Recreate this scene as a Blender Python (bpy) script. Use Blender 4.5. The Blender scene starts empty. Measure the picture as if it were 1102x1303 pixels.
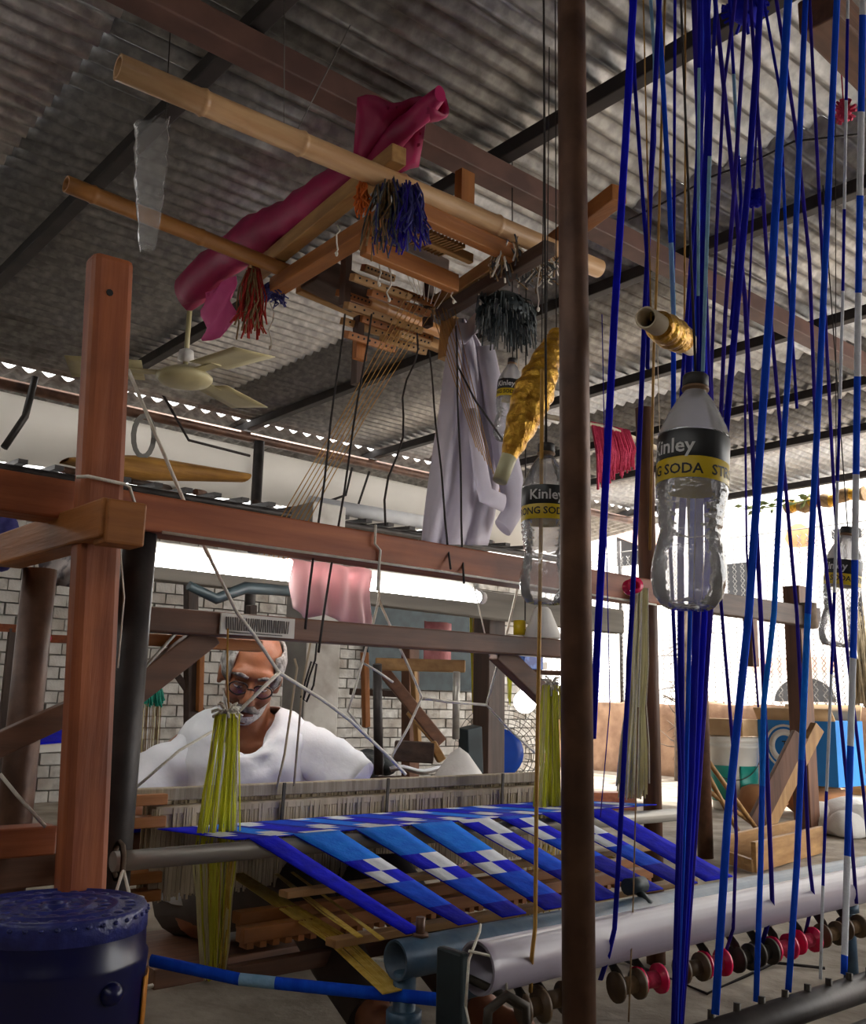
import bpy, math, random
from mathutils import Vector, Matrix, Quaternion
random.seed(7)
scene = bpy.context.scene
COL = scene.collection
PI = math.pi
V = Vector
# ------------------------------------------------------------------ camera
FPX, IW, IH = 1222.2, 1102.0, 1303.0
PITCH, YAW, ROLL = math.radians(11.218), math.radians(49.509), math.radians(-1.256)
CAM = V((0, 0, 0.66))
_f0 = V((math.cos(YAW), math.sin(YAW), 0)); _r0 = V((math.sin(YAW), -math.cos(YAW), 0)); _u0 = V((0, 0, 1))
FW = _f0 * math.cos(PITCH) + _u0 * math.sin(PITCH)
_u = _u0 * math.cos(PITCH) - _f0 * math.sin(PITCH)
RT = _r0 * math.cos(ROLL) - _u * math.sin(ROLL)
UP = _r0 * math.sin(ROLL) + _u * math.cos(ROLL)
cd = bpy.data.cameras.new('camera'); cam = bpy.data.objects.new('camera', cd); COL.objects.link(cam)
cd.sensor_fit = 'VERTICAL'; cd.sensor_height = 36.0; cd.lens = 36.0 * FPX / IH
cd.clip_start = 0.05; cd.clip_end = 200
m3 = Matrix((RT, UP, -FW)).transposed()
cam.matrix_world = Matrix.Translation(CAM) @ m3.to_4x4()
scene.camera = cam
# ------------------------------------------------------------------ world, light, exposure
w = bpy.data.worlds.new('sky'); scene.world = w; w.use_nodes = True
bgn = w.node_tree.nodes['Background']
bgn.inputs[0].default_value = (1.0, 0.985, 0.96, 1); bgn.inputs[1].default_value = 4.0
sd = bpy.data.lights.new('sun', 'SUN'); sd.energy = 9.0; sd.angle = math.radians(3); sd.color = (1.0, 0.96, 0.9)
sun = bpy.data.objects.new('sun', sd); COL.objects.link(sun)
sun.rotation_euler = V((-0.55, 0.12, -1)).to_track_quat('-Z', 'Y').to_euler()
vs = scene.view_settings
vs.view_transform = 'Standard'; vs.look = 'None'; vs.exposure = 0.42; vs.gamma = 1.0; vs.use_curve_mapping = False
TUBE_STRENGTH = 14.0

def at(x, y, **k):
    """point where the sight line of photo pixel (x, y) meets a plane X=, Y=, Z= or depth d="""
    d = FW + RT * ((x - IW / 2) / FPX) - UP * ((y - IH / 2) / FPX)
    (a, v), = k.items()
    t = v if a == 'd' else (v - CAM['XYZ'.index(a)]) / d['XYZ'.index(a)]
    return CAM + d * t
# ------------------------------------------------------------------ materials
def L(c):
    c = c / 255.0
    return c / 12.92 if c <= 0.04045 else ((c + 0.055) / 1.055) ** 2.4
def rgb(r, g, b): return (L(r), L(g), L(b), 1)
MATS = {}
def mat(name, c1, c2=None, rough=0.6, metal=0.0, scale=6.0, stretch=(1, 1, 1), bump=0.0, bscale=None, detail=5,
        lo=0.35, hi=0.65, trans=0.0, emit=0.0, spec=0.5, sheen=0.0, stain=None, stain_scale=1.5, stain_amt=0.5):
    m = bpy.data.materials.new(name); m.use_nodes = True
    nt = m.node_tree; N = nt.nodes; K = nt.links; b = N['Principled BSDF']
    b.inputs['Roughness'].default_value = rough; b.inputs['Metallic'].default_value = metal
    b.inputs['Specular IOR Level'].default_value = spec
    c1 = rgb(*c1); c2 = rgb(*c2) if c2 else c1
    tc = N.new('ShaderNodeTexCoord'); mp = N.new('ShaderNodeMapping'); mp.inputs['Scale'].default_value = stretch
    K.new(tc.outputs['Object'], mp.inputs['Vector'])
    no = N.new('ShaderNodeTexNoise'); no.inputs['Scale'].default_value = scale; no.inputs['Detail'].default_value = detail
    K.new(mp.outputs[0], no.inputs['Vector'])
    rp = N.new('ShaderNodeValToRGB'); rp.color_ramp.elements[0].position = lo; rp.color_ramp.elements[1].position = hi
    rp.color_ramp.elements[0].color = c1; rp.color_ramp.elements[1].color = c2
    K.new(no.outputs['Fac'], rp.inputs[0]); out = rp.outputs[0]
    if stain:
        n2 = N.new('ShaderNodeTexNoise'); n2.inputs['Scale'].default_value = stain_scale; n2.inputs['Detail'].default_value = 6
        K.new(tc.outputs['Object'], n2.inputs['Vector'])
        r2 = N.new('ShaderNodeValToRGB'); r2.color_ramp.elements[0].position = 0.48; r2.color_ramp.elements[1].position = 0.68
        r2.color_ramp.elements[1].color = (stain_amt,) * 3 + (1,); r2.color_ramp.elements[0].color = (0, 0, 0, 1)
        K.new(n2.outputs['Fac'], r2.inputs[0])
        mx = N.new('ShaderNodeMixRGB'); mx.inputs[2].default_value = rgb(*stain)
        K.new(r2.outputs[0], mx.inputs[0]); K.new(out, mx.inputs[1]); out = mx.outputs[0]
    K.new(out, b.inputs['Base Color'])
    if bump:
        n3 = N.new('ShaderNodeTexNoise'); n3.inputs['Scale'].default_value = bscale or scale * 3; n3.inputs['Detail'].default_value = 6
        K.new(mp.outputs[0], n3.inputs['Vector'])
        bp = N.new('ShaderNodeBump'); bp.inputs['Strength'].default_value = bump; bp.inputs['Distance'].default_value = 0.01
        K.new(n3.outputs['Fac'], bp.inputs['Height']); K.new(bp.outputs[0], b.inputs['Normal'])
    if trans: b.inputs['Transmission Weight'].default_value = trans
    if sheen: b.inputs['Sheen Weight'].default_value = sheen
    if emit:
        b.inputs['Emission Color'].default_value = c1; b.inputs['Emission Strength'].default_value = emit
    MATS[name] = m
    return m
def clear_film(name, tint, haze, gloss_rough=0.08, haze_col=(0.8, 0.8, 0.82), ior=1.65):
    """thin clear plastic: see-through, mirror-like towards its edges, with a little milky haze"""
    m = bpy.data.materials.new(name); m.use_nodes = True
    nt = m.node_tree; N = nt.nodes; K = nt.links; N.clear()
    o = N.new('ShaderNodeOutputMaterial'); t = N.new('ShaderNodeBsdfTransparent'); t.inputs[0].default_value = (*tint, 1)
    g = N.new('ShaderNodeBsdfGlossy'); g.inputs['Roughness'].default_value = gloss_rough; g.inputs[0].default_value = (1, 1, 1, 1)
    lw = N.new('ShaderNodeFresnel'); lw.inputs[0].default_value = ior
    d = N.new('ShaderNodeBsdfDiffuse'); d.inputs[0].default_value = (*haze_col, 1)
    tr = N.new('ShaderNodeBsdfTranslucent'); tr.inputs[0].default_value = (*haze_col, 1)
    tc = N.new('ShaderNodeTexCoord'); no = N.new('ShaderNodeTexNoise'); no.inputs['Scale'].default_value = 45
    K.new(tc.outputs['Object'], no.inputs['Vector'])
    bp = N.new('ShaderNodeBump'); bp.inputs['Strength'].default_value = 0.5; bp.inputs['Distance'].default_value = 0.006
    K.new(no.outputs['Fac'], bp.inputs['Height']); K.new(bp.outputs[0], g.inputs['Normal']); K.new(bp.outputs[0], lw.inputs['Normal'])
    dd = N.new('ShaderNodeMixShader'); dd.inputs[0].default_value = 0.5; K.new(d.outputs[0], dd.inputs[1]); K.new(tr.outputs[0], dd.inputs[2])
    a = N.new('ShaderNodeMixShader'); a.inputs[0].default_value = haze; K.new(t.outputs[0], a.inputs[1]); K.new(dd.outputs[0], a.inputs[2])
    b = N.new('ShaderNodeMixShader'); K.new(lw.outputs[0], b.inputs[0]); K.new(a.outputs[0], b.inputs[1]); K.new(g.outputs[0], b.inputs[2])
    K.new(b.outputs[0], o.inputs[0]); MATS[name] = m
    return m
def M(n): return MATS[n]
def wood(name, c1, c2, axis, rough=0.55, bump=0.25, stain=(40, 25, 18), amt=0.5):
    s = [22, 22, 22]; s['XYZ'.index(axis)] = 1.6
    mat(name, c1, c2, rough=rough, scale=1.6, stretch=s, bump=bump, bscale=2.2, detail=8, lo=0.3, hi=0.7, stain=stain, stain_scale=4, stain_amt=amt)
for ax in 'XYZ':
    wood('red_wood_' + ax, (132, 64, 36), (182, 104, 62), ax)
    wood('brown_wood_' + ax, (88, 58, 42), (126, 84, 60), ax)
    wood('pale_wood_' + ax, (150, 106, 58), (188, 146, 90), ax, stain=(90, 58, 30))
    wood('dark_wood_' + ax, (58, 42, 34), (88, 66, 54), ax)
    wood('orange_wood_' + ax, (142, 84, 36), (180, 114, 54), ax, stain=(80, 46, 22))
wood('bamboo', (188, 142, 96), (222, 184, 138), 'X', rough=0.42, stain=(120, 80, 46), amt=0.35)
wood('bamboo_dark', (150, 98, 48), (186, 130, 68), 'X', rough=0.42, stain=(90, 58, 30), amt=0.4)
mat('iron_brown', (84, 58, 46), (114, 82, 64), rough=0.45, metal=0.3, scale=18, bump=0.1, stain=(50, 34, 28), stain_scale=7)
mat('iron_dark', (44, 40, 40), (66, 60, 58), rough=0.5, metal=0.3, scale=14, bump=0.1)
mat('purlin_paint', (46, 42, 42), (62, 56, 54), rough=0.6, scale=9)
mat('truss_paint', (84, 58, 52), (108, 76, 66), rough=0.6, scale=9)
mat('galvanized', (150, 150, 152), (196, 196, 196), rough=0.42, metal=0.75, scale=26, bump=0.06, lo=0.4, hi=0.72, stain=(186, 184, 178), stain_scale=9, stain_amt=0.35)
mat('galvanized_old', (136, 134, 132), (180, 178, 174), rough=0.46, metal=0.7, scale=22, bump=0.06, stain=(70, 58, 50), stain_scale=3, stain_amt=0.5)
mat('floor_mud', (132, 120, 106), (176, 164, 148), rough=0.9, scale=5, bump=1.0, bscale=14, stain=(96, 84, 72), stain_scale=2.2)
mat('ground_dust', (214, 206, 196), (236, 230, 222), rough=0.95, scale=3, bump=0.3)
mat('brick_paint', (176, 172, 166), (218, 216, 210), rough=0.85, scale=18, bump=0.3, stain=(140, 130, 118), stain_scale=9, stain_amt=0.6)
mat('brick_paint_b', (150, 144, 136), (200, 196, 188), rough=0.85, scale=18, bump=0.3, stain=(130, 112, 98), stain_scale=9, stain_amt=0.6)
mat('mortar', (138, 133, 126), (166, 160, 152), rough=0.95, scale=20, bump=0.4)
mat('plaster_dark', (96, 92, 88), (126, 122, 116), rough=0.9, scale=4, bump=0.2)
mat('plaster_white', (226, 222, 214), (240, 238, 232), rough=0.9, scale=5, bump=0.3, stain=(170, 158, 144), stain_scale=7, stain_amt=0.6)
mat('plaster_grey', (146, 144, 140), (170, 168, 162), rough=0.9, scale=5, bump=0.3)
mat('mud_wall', (138, 106, 84), (172, 138, 110), rough=0.95, scale=6, bump=0.6, stain=(104, 76, 58), stain_scale=4)
mat('house_white', (244, 242, 238), (250, 249, 246), rough=0.9, scale=2)
def translucent(name, c, amt):
    m = mat(name, c, tuple(min(255, x + 16) for x in c), rough=0.6, scale=3, bump=0.3, bscale=7); nt = m.node_tree; N = nt.nodes
    t = N.new('ShaderNodeBsdfTranslucent'); t.inputs[0].default_value = rgb(*c); mx = N.new('ShaderNodeMixShader'); mx.inputs[0].default_value = amt
    nt.links.new(N['Principled BSDF'].outputs[0], mx.inputs[1]); nt.links.new(t.outputs[0], mx.inputs[2]); nt.links.new(mx.outputs[0], N['Material Output'].inputs[0])
translucent('tarp_sheet', (228, 225, 220), 0.6)
translucent('pink_drape', (222, 190, 192), 0.22)
translucent('lime_yarn', (246, 246, 100), 0.6)
translucent('straw_yarn', (230, 222, 172), 0.4)
mat('tarp_white', (206, 208, 212), (228, 230, 234), rough=0.55, scale=3, bump=0.3, bscale=7, stain=(168, 166, 164), stain_scale=2.5)
mat('mustard_board', (150, 104, 42), (186, 136, 62), rough=0.7, scale=12, stretch=(.3, 3, 3), bump=0.3, stain=(110, 70, 26), stain_scale=5)
mat('cream_enamel', (196, 186, 140), (210, 200, 156), rough=0.3, scale=3, stain=(150, 138, 96), stain_scale=9, stain_amt=0.3)
mat('white_plastic', (224, 222, 218), (234, 232, 228), rough=0.4, scale=4)
mat('tube_glow', (255, 252, 246), rough=0.4, emit=TUBE_STRENGTH)
mat('pink_cloth', (196, 120, 126), (222, 156, 160), rough=0.85, scale=14, bump=0.4, stain=(140, 76, 86), stain_scale=10, stain_amt=0.5)
mat('magenta_cloth', (150, 16, 74), (178, 28, 92), rough=0.5, scale=5, bump=0.2, stain=(118, 10, 58), stain_scale=6, stain_amt=0.6)
mat('magenta_pale', (226, 80, 150), (236, 110, 170), rough=0.7, scale=8, bump=0.2)
mat('shirt_lavender', (186, 180, 194), (206, 200, 212), rough=0.85, scale=5, bump=0.25, bscale=16)
mat('kurta_white', (232, 236, 242), (244, 246, 250), rough=0.85, scale=5, bump=0.55, bscale=9)
mat('skin', (138, 84, 56), (160, 102, 70), rough=0.48, scale=14, bump=0.12, bscale=60)
mat('hair_grey', (120, 116, 112), (190, 188, 184), rough=0.7, scale=60, bump=0.5, bscale=120)
mat('hair_white', (196, 192, 188), (226, 222, 218), rough=0.7, scale=70, bump=0.6, bscale=130)
mat('moustache', (70, 64, 62), (150, 144, 140), rough=0.7, scale=50, bump=0.6, bscale=120)
mat('spectacle_frame', (30, 18, 16), (44, 26, 22), rough=0.3, scale=5)
clear_film('lens', (0.75, 0.75, 0.75), 0.05)
mat('lip', (112, 62, 50), (124, 70, 58), rough=0.5, scale=9)
mat('eye_white', (214, 206, 198), (222, 214, 206), rough=0.3, scale=9)
mat('pupil', (26, 18, 14), (30, 20, 16), rough=0.2, scale=9)
mat('blue_drum', (9, 12, 62), (12, 16, 76), rough=0.28, scale=4)
mat('blue_drum_lid', (30, 36, 100), (44, 52, 126), rough=0.35, scale=40, bump=0.4, bscale=60)
mat('orange_label', (206, 128, 30), (222, 150, 44), rough=0.5, scale=20, stain=(120, 40, 24), stain_scale=16, stain_amt=0.9)
mat('royal_blue', (12, 14, 190), (16, 24, 220), rough=0.8, spec=0.15, scale=40, stretch=(1, 1, .1), bump=0.2)
mat('deep_blue', (18, 20, 146), (26, 28, 176), rough=0.8, spec=0.15, scale=40, stretch=(1, 1, .1), bump=0.2)
mat('bright_blue', (16, 68, 206), (24, 88, 224), rough=0.8, spec=0.15, scale=40, stretch=(1, 1, .1), bump=0.2)
mat('azure', (20, 112, 236), (30, 132, 244), rough=0.8, spec=0.15, scale=40, bump=0.2)
mat('violet_blue', (44, 32, 136), (58, 42, 164), rough=0.8, spec=0.15, scale=40, stretch=(1, 1, .1), bump=0.2)
mat('pale_blue', (128, 172, 206), (150, 190, 220), rough=0.8, spec=0.15, scale=40, bump=0.2)
mat('white_yarn', (214, 218, 226), (230, 234, 240), rough=0.8, spec=0.2, scale=40, bump=0.2)
mat('yellow_yarn', (206, 168, 56), (226, 196, 96), rough=0.5, scale=60)
mat('gold_yarn', (168, 116, 22), (226, 176, 60), rough=0.3, metal=0.6, scale=55, stretch=(1, 1, 1), bump=0.8, bscale=60)
mat('gold_cord', (170, 124, 48), (196, 150, 70), rough=0.5, scale=30)
mat('black_cord', (34, 28, 28), (48, 40, 38), rough=0.7, scale=30)
mat('cotton_cord', (226, 220, 206), (240, 236, 224), rough=0.85, scale=60, bump=0.3)
mat('heddle_cotton', (184, 168, 140), (212, 196, 168), rough=0.9, scale=40, stretch=(1, 1, .05), stain=(120, 108, 92), stain_scale=4, stain_amt=0.5)
mat('sley_cloth', (150, 138, 118), (178, 166, 146), rough=0.9, scale=30, stretch=(4, 1, .2), bump=0.2, stain=(110, 98, 82), stain_scale=5)
mat('red_yarn', (150, 30, 26), (186, 50, 40), rough=0.8, scale=50, bump=0.3)
mat('pink_yarn', (206, 44, 86), (224, 72, 108), rough=0.7, scale=50, bump=0.3)
mat('orange_yarn', (200, 92, 24), (222, 118, 44), rough=0.8, scale=50)
mat('navy_yarn', (44, 44, 110), (74, 74, 146), rough=0.8, scale=50)
mat('grey_yarn', (60, 64, 66), (104, 108, 108), rough=0.9, scale=40)
mat('teal_yarn', (20, 136, 116), (40, 166, 144), rough=0.6, scale=50)
mat('timber_grey', (112, 106, 98), (136, 130, 120), rough=0.9, scale=3, stretch=(.5, 6, 6), bump=0.3)
mat('brown_yarn', (120, 92, 60), (150, 122, 84), rough=0.8, scale=50)
mat('pvc_grey', (146, 138, 152), (162, 154, 168), rough=0.3, scale=3, stain=(140, 132, 140), stain_scale=6, stain_amt=0.4)
mat('blue_steel', (50, 78, 104), (72, 102, 126), rough=0.4, metal=0.1, scale=20, bump=0.1, stain=(96, 92, 88), stain_scale=7, stain_amt=0.7)
mat('plate_green', (34, 44, 48), (50, 62, 66), rough=0.5, metal=0.3, scale=12)
mat('galvanized_rod', (150, 146, 138), (178, 174, 166), rough=0.4, metal=0.4, scale=12, stretch=(.3, 3, 3))
mat('hook_iron', (58, 52, 46), (78, 70, 62), rough=0.55, metal=0.4, scale=20)
mat('spool_pink', (240, 18, 82), (246, 34, 100), rough=0.25, scale=5)
mat('spool_brown', (86, 66, 46), (116, 92, 64), rough=0.5, scale=12)
mat('card_tube', (206, 190, 162), (222, 208, 182), rough=0.7, scale=9)
mat('card_inner', (96, 66, 44), (110, 78, 52), rough=0.8, scale=9)
mat('cone_cream', (206, 202, 160), (216, 212, 174), rough=0.5, scale=9)
clear_film('bottle_pet', (0.92, 0.92, 0.93), 0.28)
clear_film('bottle_frost', (0.9, 0.9, 0.92), 0.62)
clear_film('bag_film', (0.86, 0.87, 0.86), 0.16, gloss_rough=0.3, ior=1.2)
mat('label_black', (22, 24, 26), (28, 30, 32), rough=0.35, scale=5)
mat('label_yellow', (206, 176, 20), (216, 186, 30), rough=0.35, scale=5)
mat('ink_white', (214, 214, 214), rough=0.5)
mat('ink_black', (20, 20, 20), rough=0.5)
mat('cap_black', (36, 34, 34), (48, 44, 42), rough=0.5, scale=20)
mat('cap_brown', (120, 92, 66), (138, 108, 80), rough=0.5, scale=20)
mat('bucket_white', (226, 224, 216), (236, 234, 226), rough=0.4, scale=4)
mat('bucket_green', (36, 156, 140), (48, 170, 152), rough=0.4, scale=4)
mat('carton_blue', (26, 120, 200), (36, 132, 212), rough=0.6, scale=4)
mat('cardboard', (190, 156, 116), (208, 176, 136), rough=0.85, scale=8)
mat('terracotta', (170, 116, 76), (190, 136, 92), rough=0.8, scale=8)
mat('sack_white', (216, 212, 208), (232, 230, 226), rough=0.85, scale=8, bump=0.4)
mat('fence_wire', (120, 118, 114), (140, 138, 134), rough=0.5, metal=0.4, scale=6)
mat('twig', (96, 82, 70), (122, 106, 90), rough=0.9, scale=20)
mat('thatch', (118, 106, 84), (146, 132, 106), rough=0.95, scale=20)
mat('leaf_green', (104, 120, 70), (140, 150, 96), rough=0.7, scale=12)
mat('dark_gap', (30, 30, 32), (40, 40, 42), rough=0.8, scale=5)
mat('pink_wall', (206, 160, 146), (220, 178, 164), rough=0.9, scale=5)
mat('fan_blue', (30, 80, 200), (40, 96, 214), rough=0.35, scale=5)
mat('paper_white', (222, 220, 214), (232, 230, 224), rough=0.8, scale=9)
mat('checked_cloth', (180, 178, 176), (110, 110, 116), rough=0.85, scale=30, stretch=(1, 1, 1), lo=0.45, hi=0.55)
mat('trouser_cloth', (70, 60, 54), (88, 76, 68), rough=0.9, scale=8)
mat('package_blue', (28, 60, 160), (80, 120, 210), rough=0.4, scale=30, lo=0.45, hi=0.55)

# ------------------------------------------------------------------ mesh helpers
class MB:
    def __init__(s): s.v = []; s.f = []; s.mi = []; s.sm = []
    def add(s, vs, fs, mi=0, smooth=False):
        o = len(s.v); s.v += [V(p) for p in vs]
        for f in fs: s.f.append(tuple(i + o for i in f)); s.mi.append(mi); s.sm.append(smooth)
        return s
    def beam(s, p0, p1, w, h, up=(0, 0, 1), mi=0, taper=1.0):
        """bar from p0 to p1, h along up and w across"""
        p0 = V(p0); p1 = V(p1); a = (p1 - p0).normalized(); u = V(up); u = (u - a * u.dot(a)).normalized(); r = a.cross(u)
        vs = []
        for p, k in ((p0, 1), (p1, taper)):
            for i, j in ((-1, -1), (1, -1), (1, 1), (-1, 1)): vs.append(p + r * (i * w / 2 * k) + u * (j * h / 2 * k))
        return s.add(vs, [(3, 2, 1, 0), (4, 5, 6, 7), (0, 1, 5, 4), (1, 2, 6, 5), (2, 3, 7, 6), (3, 0, 4, 7)], mi)
    def box(s, lo, hi, mi=0):
        (a, b, c), (d, e, f) = lo, hi
        return s.add([(a, b, c), (d, b, c), (d, e, c), (a, e, c), (a, b, f), (d, b, f), (d, e, f), (a, e, f)],
                     [(3, 2, 1, 0), (4, 5, 6, 7), (0, 1, 5, 4), (1, 2, 6, 5), (2, 3, 7, 6), (3, 0, 4, 7)], mi)
    def tube(s, pts, r, n=8, mi=0, flat=1.0, ref=None, cap=True, smooth=True):
        """sweep a round (or flattened: flat = thickness / width) section; r one radius or one per point; mi one index or one per segment"""
        pts = [V(p) for p in pts]; m = len(pts)
        rs = r if isinstance(r, (list, tuple)) else [r] * m
        tg = [(pts[min(i + 1, m - 1)] - pts[max(i - 1, 0)]).normalized() for i in range(m)]
        u = V(ref) if ref else (V((0, 0, 1)) if abs(tg[0].z) < 0.9 else V((1, 0, 0)))
        o = len(s.v)
        for i in range(m):
            u = u - tg[i] * u.dot(tg[i])
            u = u.normalized() if u.length > 1e-6 else tg[i].orthogonal().normalized()
            b = tg[i].cross(u)
            for k in range(n):
                a = 2 * PI * k / n
                s.v.append(pts[i] + u * (math.cos(a) * rs[i]) + b * (math.sin(a) * rs[i] * flat))
        for i in range(m - 1):
            mm = mi[i] if isinstance(mi, (list, tuple)) else mi
            for k in range(n):
                k2 = (k + 1) % n
                s.f.append((o + i * n + k, o + i * n + k2, o + (i + 1) * n + k2, o + (i + 1) * n + k)); s.mi.append(mm); s.sm.append(smooth)
        if cap:
            m0 = mi[0] if isinstance(mi, (list, tuple)) else mi; m1 = mi[-1] if isinstance(mi, (list, tuple)) else mi
            s.f.append(tuple(o + k for k in range(n))[::-1]); s.mi.append(m0); s.sm.append(False)
            s.f.append(tuple(o + (m - 1) * n + k for k in range(n))); s.mi.append(m1); s.sm.append(False)
        return s
    def lathe(s, base, axis, prof, n=24, mi=0, smooth=True, mod=None, ref=None):
        """turn profile [(radius, height)] round axis; mod(angle, i) scales the radius; mi one index or one per ring"""
        a = V(axis).normalized(); u = V(ref).normalized() if ref else a.orthogonal().normalized(); u = (u - a * u.dot(a)).normalized(); b = a.cross(u); base = V(base); o = len(s.v)
        for i, (r, h) in enumerate(prof):
            for k in range(n):
                t = 2 * PI * k / n; rr = r * (mod(t, i) if mod else 1)
                s.v.append(base + a * h + u * (math.cos(t) * rr) + b * (math.sin(t) * rr))
        for i in range(len(prof) - 1):
            mm = mi[i] if isinstance(mi, (list, tuple)) else mi
            for k in range(n):
                k2 = (k + 1) % n
                s.f.append((o + i * n + k, o + i * n + k2, o + (i + 1) * n + k2, o + (i + 1) * n + k)); s.mi.append(mm); s.sm.append(smooth)
        return s
    def ball(s, c, r, nu=12, nv=8, mi=0, rot=None):
        r = (r, r, r) if not isinstance(r, (list, tuple)) else r; o = len(s.v); c = V(c)
        vs = [V((0, 0, r[2]))]
        for i in range(1, nv):
            t = PI * i / nv
            for k in range(nu):
                p = 2 * PI * k / nu; vs.append(V((math.sin(t) * math.cos(p) * r[0], math.sin(t) * math.sin(p) * r[1], math.cos(t) * r[2])))
        vs.append(V((0, 0, -r[2])))
        if rot is not None: vs = [rot @ q for q in vs]
        fs = [(0, 1 + k, 1 + (k + 1) % nu) for k in range(nu)]
        for i in range(nv - 2):
            for k in range(nu):
                k2 = (k + 1) % nu; fs.append((1 + i * nu + k, 1 + (i + 1) * nu + k, 1 + (i + 1) * nu + k2, 1 + i * nu + k2))
        e = len(vs) - 1; fs += [(e, 1 + (nv - 2) * nu + (k + 1) % nu, 1 + (nv - 2) * nu + k) for k in range(nu)]
        return s.add([c + q for q in vs], fs, mi, True)
    def grid(s, rows, mi=0, thick=0.0, smooth=True):
        """surface through rows of points; thick gives it two faces and an edge"""
        R = len(rows); C = len(rows[0]); P = [[V(p) for p in row] for row in rows]; o = len(s.v)
        s.v += [p for row in P for p in row]
        F = [(i * C + j, i * C + j + 1, (i + 1) * C + j + 1, (i + 1) * C + j) for i in range(R - 1) for j in range(C - 1)]
        if thick:
            for i in range(R):
                for j in range(C):
                    du = P[min(i + 1, R - 1)][j] - P[max(i - 1, 0)][j]; dv = P[i][min(j + 1, C - 1)] - P[i][max(j - 1, 0)]
                    nrm = du.cross(dv); nrm = nrm.normalized() if nrm.length > 1e-12 else V((0, 0, 1))
                    s.v.append(P[i][j] + nrm * thick)
            q = R * C
            F2 = [tuple(x + q for x in f[::-1]) for f in F]
            E = [(j, j + 1) for j in range(C - 1)] + [((R - 1) * C + j + 1, (R - 1) * C + j) for j in range(C - 1)]
            E += [((i + 1) * C, i * C) for i in range(R - 1)] + [(i * C + C - 1, (i + 1) * C + C - 1) for i in range(R - 1)]
            F = F + F2 + [(b, a, a + q, b + q) for a, b in E]
        for f in F: s.f.append(tuple(x + o for x in f)); s.mi.append(mi); s.sm.append(smooth)
        return s
    def mesh(s, name, mats, off):
        me = bpy.data.meshes.new(name); me.from_pydata([tuple(p - off) for p in s.v], [], s.f)
        for m in mats: me.materials.append(M(m))
        me.polygons.foreach_set('material_index', s.mi); me.polygons.foreach_set('use_smooth', s.sm); me.update()
        return me
    def base(s):
        xs = [p.x for p in s.v]; ys = [p.y for p in s.v]; zs = [p.z for p in s.v]
        return V(((min(xs) + max(xs)) / 2, (min(ys) + max(ys)) / 2, min(zs)))

def put(o, parent=None):
    COL.objects.link(o)
    if parent is not None:
        o.parent = parent; o.matrix_parent_inverse = Matrix.Translation(-wloc(parent))
    return o
def wloc(o): return V(o['_w']) if '_w' in o else V(o.location)
def tag(o, label=None, cat=None, group=None, kind=None):
    if label: o['label'] = label
    if cat: o['category'] = cat
    if group: o['group'] = group
    if kind: o['kind'] = kind
    return o
def obj(name, mb, mats, parent=None, label=None, cat=None, group=None, kind=None, bevel=0.0, sub=0):
    if isinstance(mats, str): mats = [mats]
    off = mb.base(); o = bpy.data.objects.new(name, mb.mesh(name, mats, off)); o.location = off
    put(o, parent); tag(o, label, cat, group, kind)
    if bevel:
        b = o.modifiers.new('bevel', 'BEVEL'); b.width = bevel; b.segments = 2; b.limit_method = 'ANGLE'
    if sub:
        q = o.modifiers.new('sub', 'SUBSURF'); q.levels = sub; q.render_levels = sub
    return o
def empty(name, loc, label=None, cat=None, group=None, kind=None):
    o = bpy.data.objects.new(name, None); o.location = loc; COL.objects.link(o); o.empty_display_size = 0.05
    return tag(o, label, cat, group, kind)
def clone(o, delta, parent=None, label=None):
    """copy of a thing with copies of its parts and sub-parts, moved by delta"""
    c = o.copy(); COL.objects.link(c)
    if parent is None: c.location = V(o.location) + V(delta)
    else: c.parent = parent
    if label: c['label'] = label
    for ch in o.children: clone(ch, delta, c)
    return c
def lerp(a, b, t): return V(a) * (1 - t) + V(b) * t
def sag(a, b, s, n=8):
    return [lerp(a, b, i / n) - V((0, 0, s * 4 * (i / n) * (1 - i / n))) for i in range(n + 1)]
def text_mesh(body, size):
    c = bpy.data.curves.new('lettering', 'FONT'); c.body = body; c.size = size; c.align_x = 'CENTER'; c.align_y = 'CENTER'; c.resolution_u = 2; c.offset = size * .018
    o = bpy.data.objects.new('lettering', c); COL.objects.link(o)
    dg = bpy.context.evaluated_depsgraph_get(); me = o.evaluated_get(dg).to_mesh()
    vs = [V(p.co) for p in me.vertices]; fs = [tuple(p.vertices) for p in me.polygons]
    o.evaluated_get(dg).to_mesh_clear(); bpy.data.objects.remove(o); bpy.data.curves.remove(c)
    return vs, fs
# ================================================================== THE SETTING
ROOF_Z = 2.45
# ---- floor, raised dust ground outside
fl = MB()
NX, NY = 46, 42
fl.grid([[(-1.8 + 10.0 * i / NX, -2.4 + 12.6 * j / NY, 0.006 * math.sin(i * 1.7 + j * .9) * math.sin(j * 2.3)) for j in range(NY + 1)] for i in range(NX + 1)])
fl.f = [tuple(reversed(f)) for f in fl.f] if True else fl.f
obj('floor', fl, 'floor_mud', kind='structure', label='dusty cracked mud floor of the weaving shed', cat='floor')
g = MB(); g.box((8.2, -12, -0.25), (26, 22, -0.02)); obj('ground', g, 'ground_dust', kind='structure', label='bright dusty ground outside the shed', cat='ground')
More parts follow.
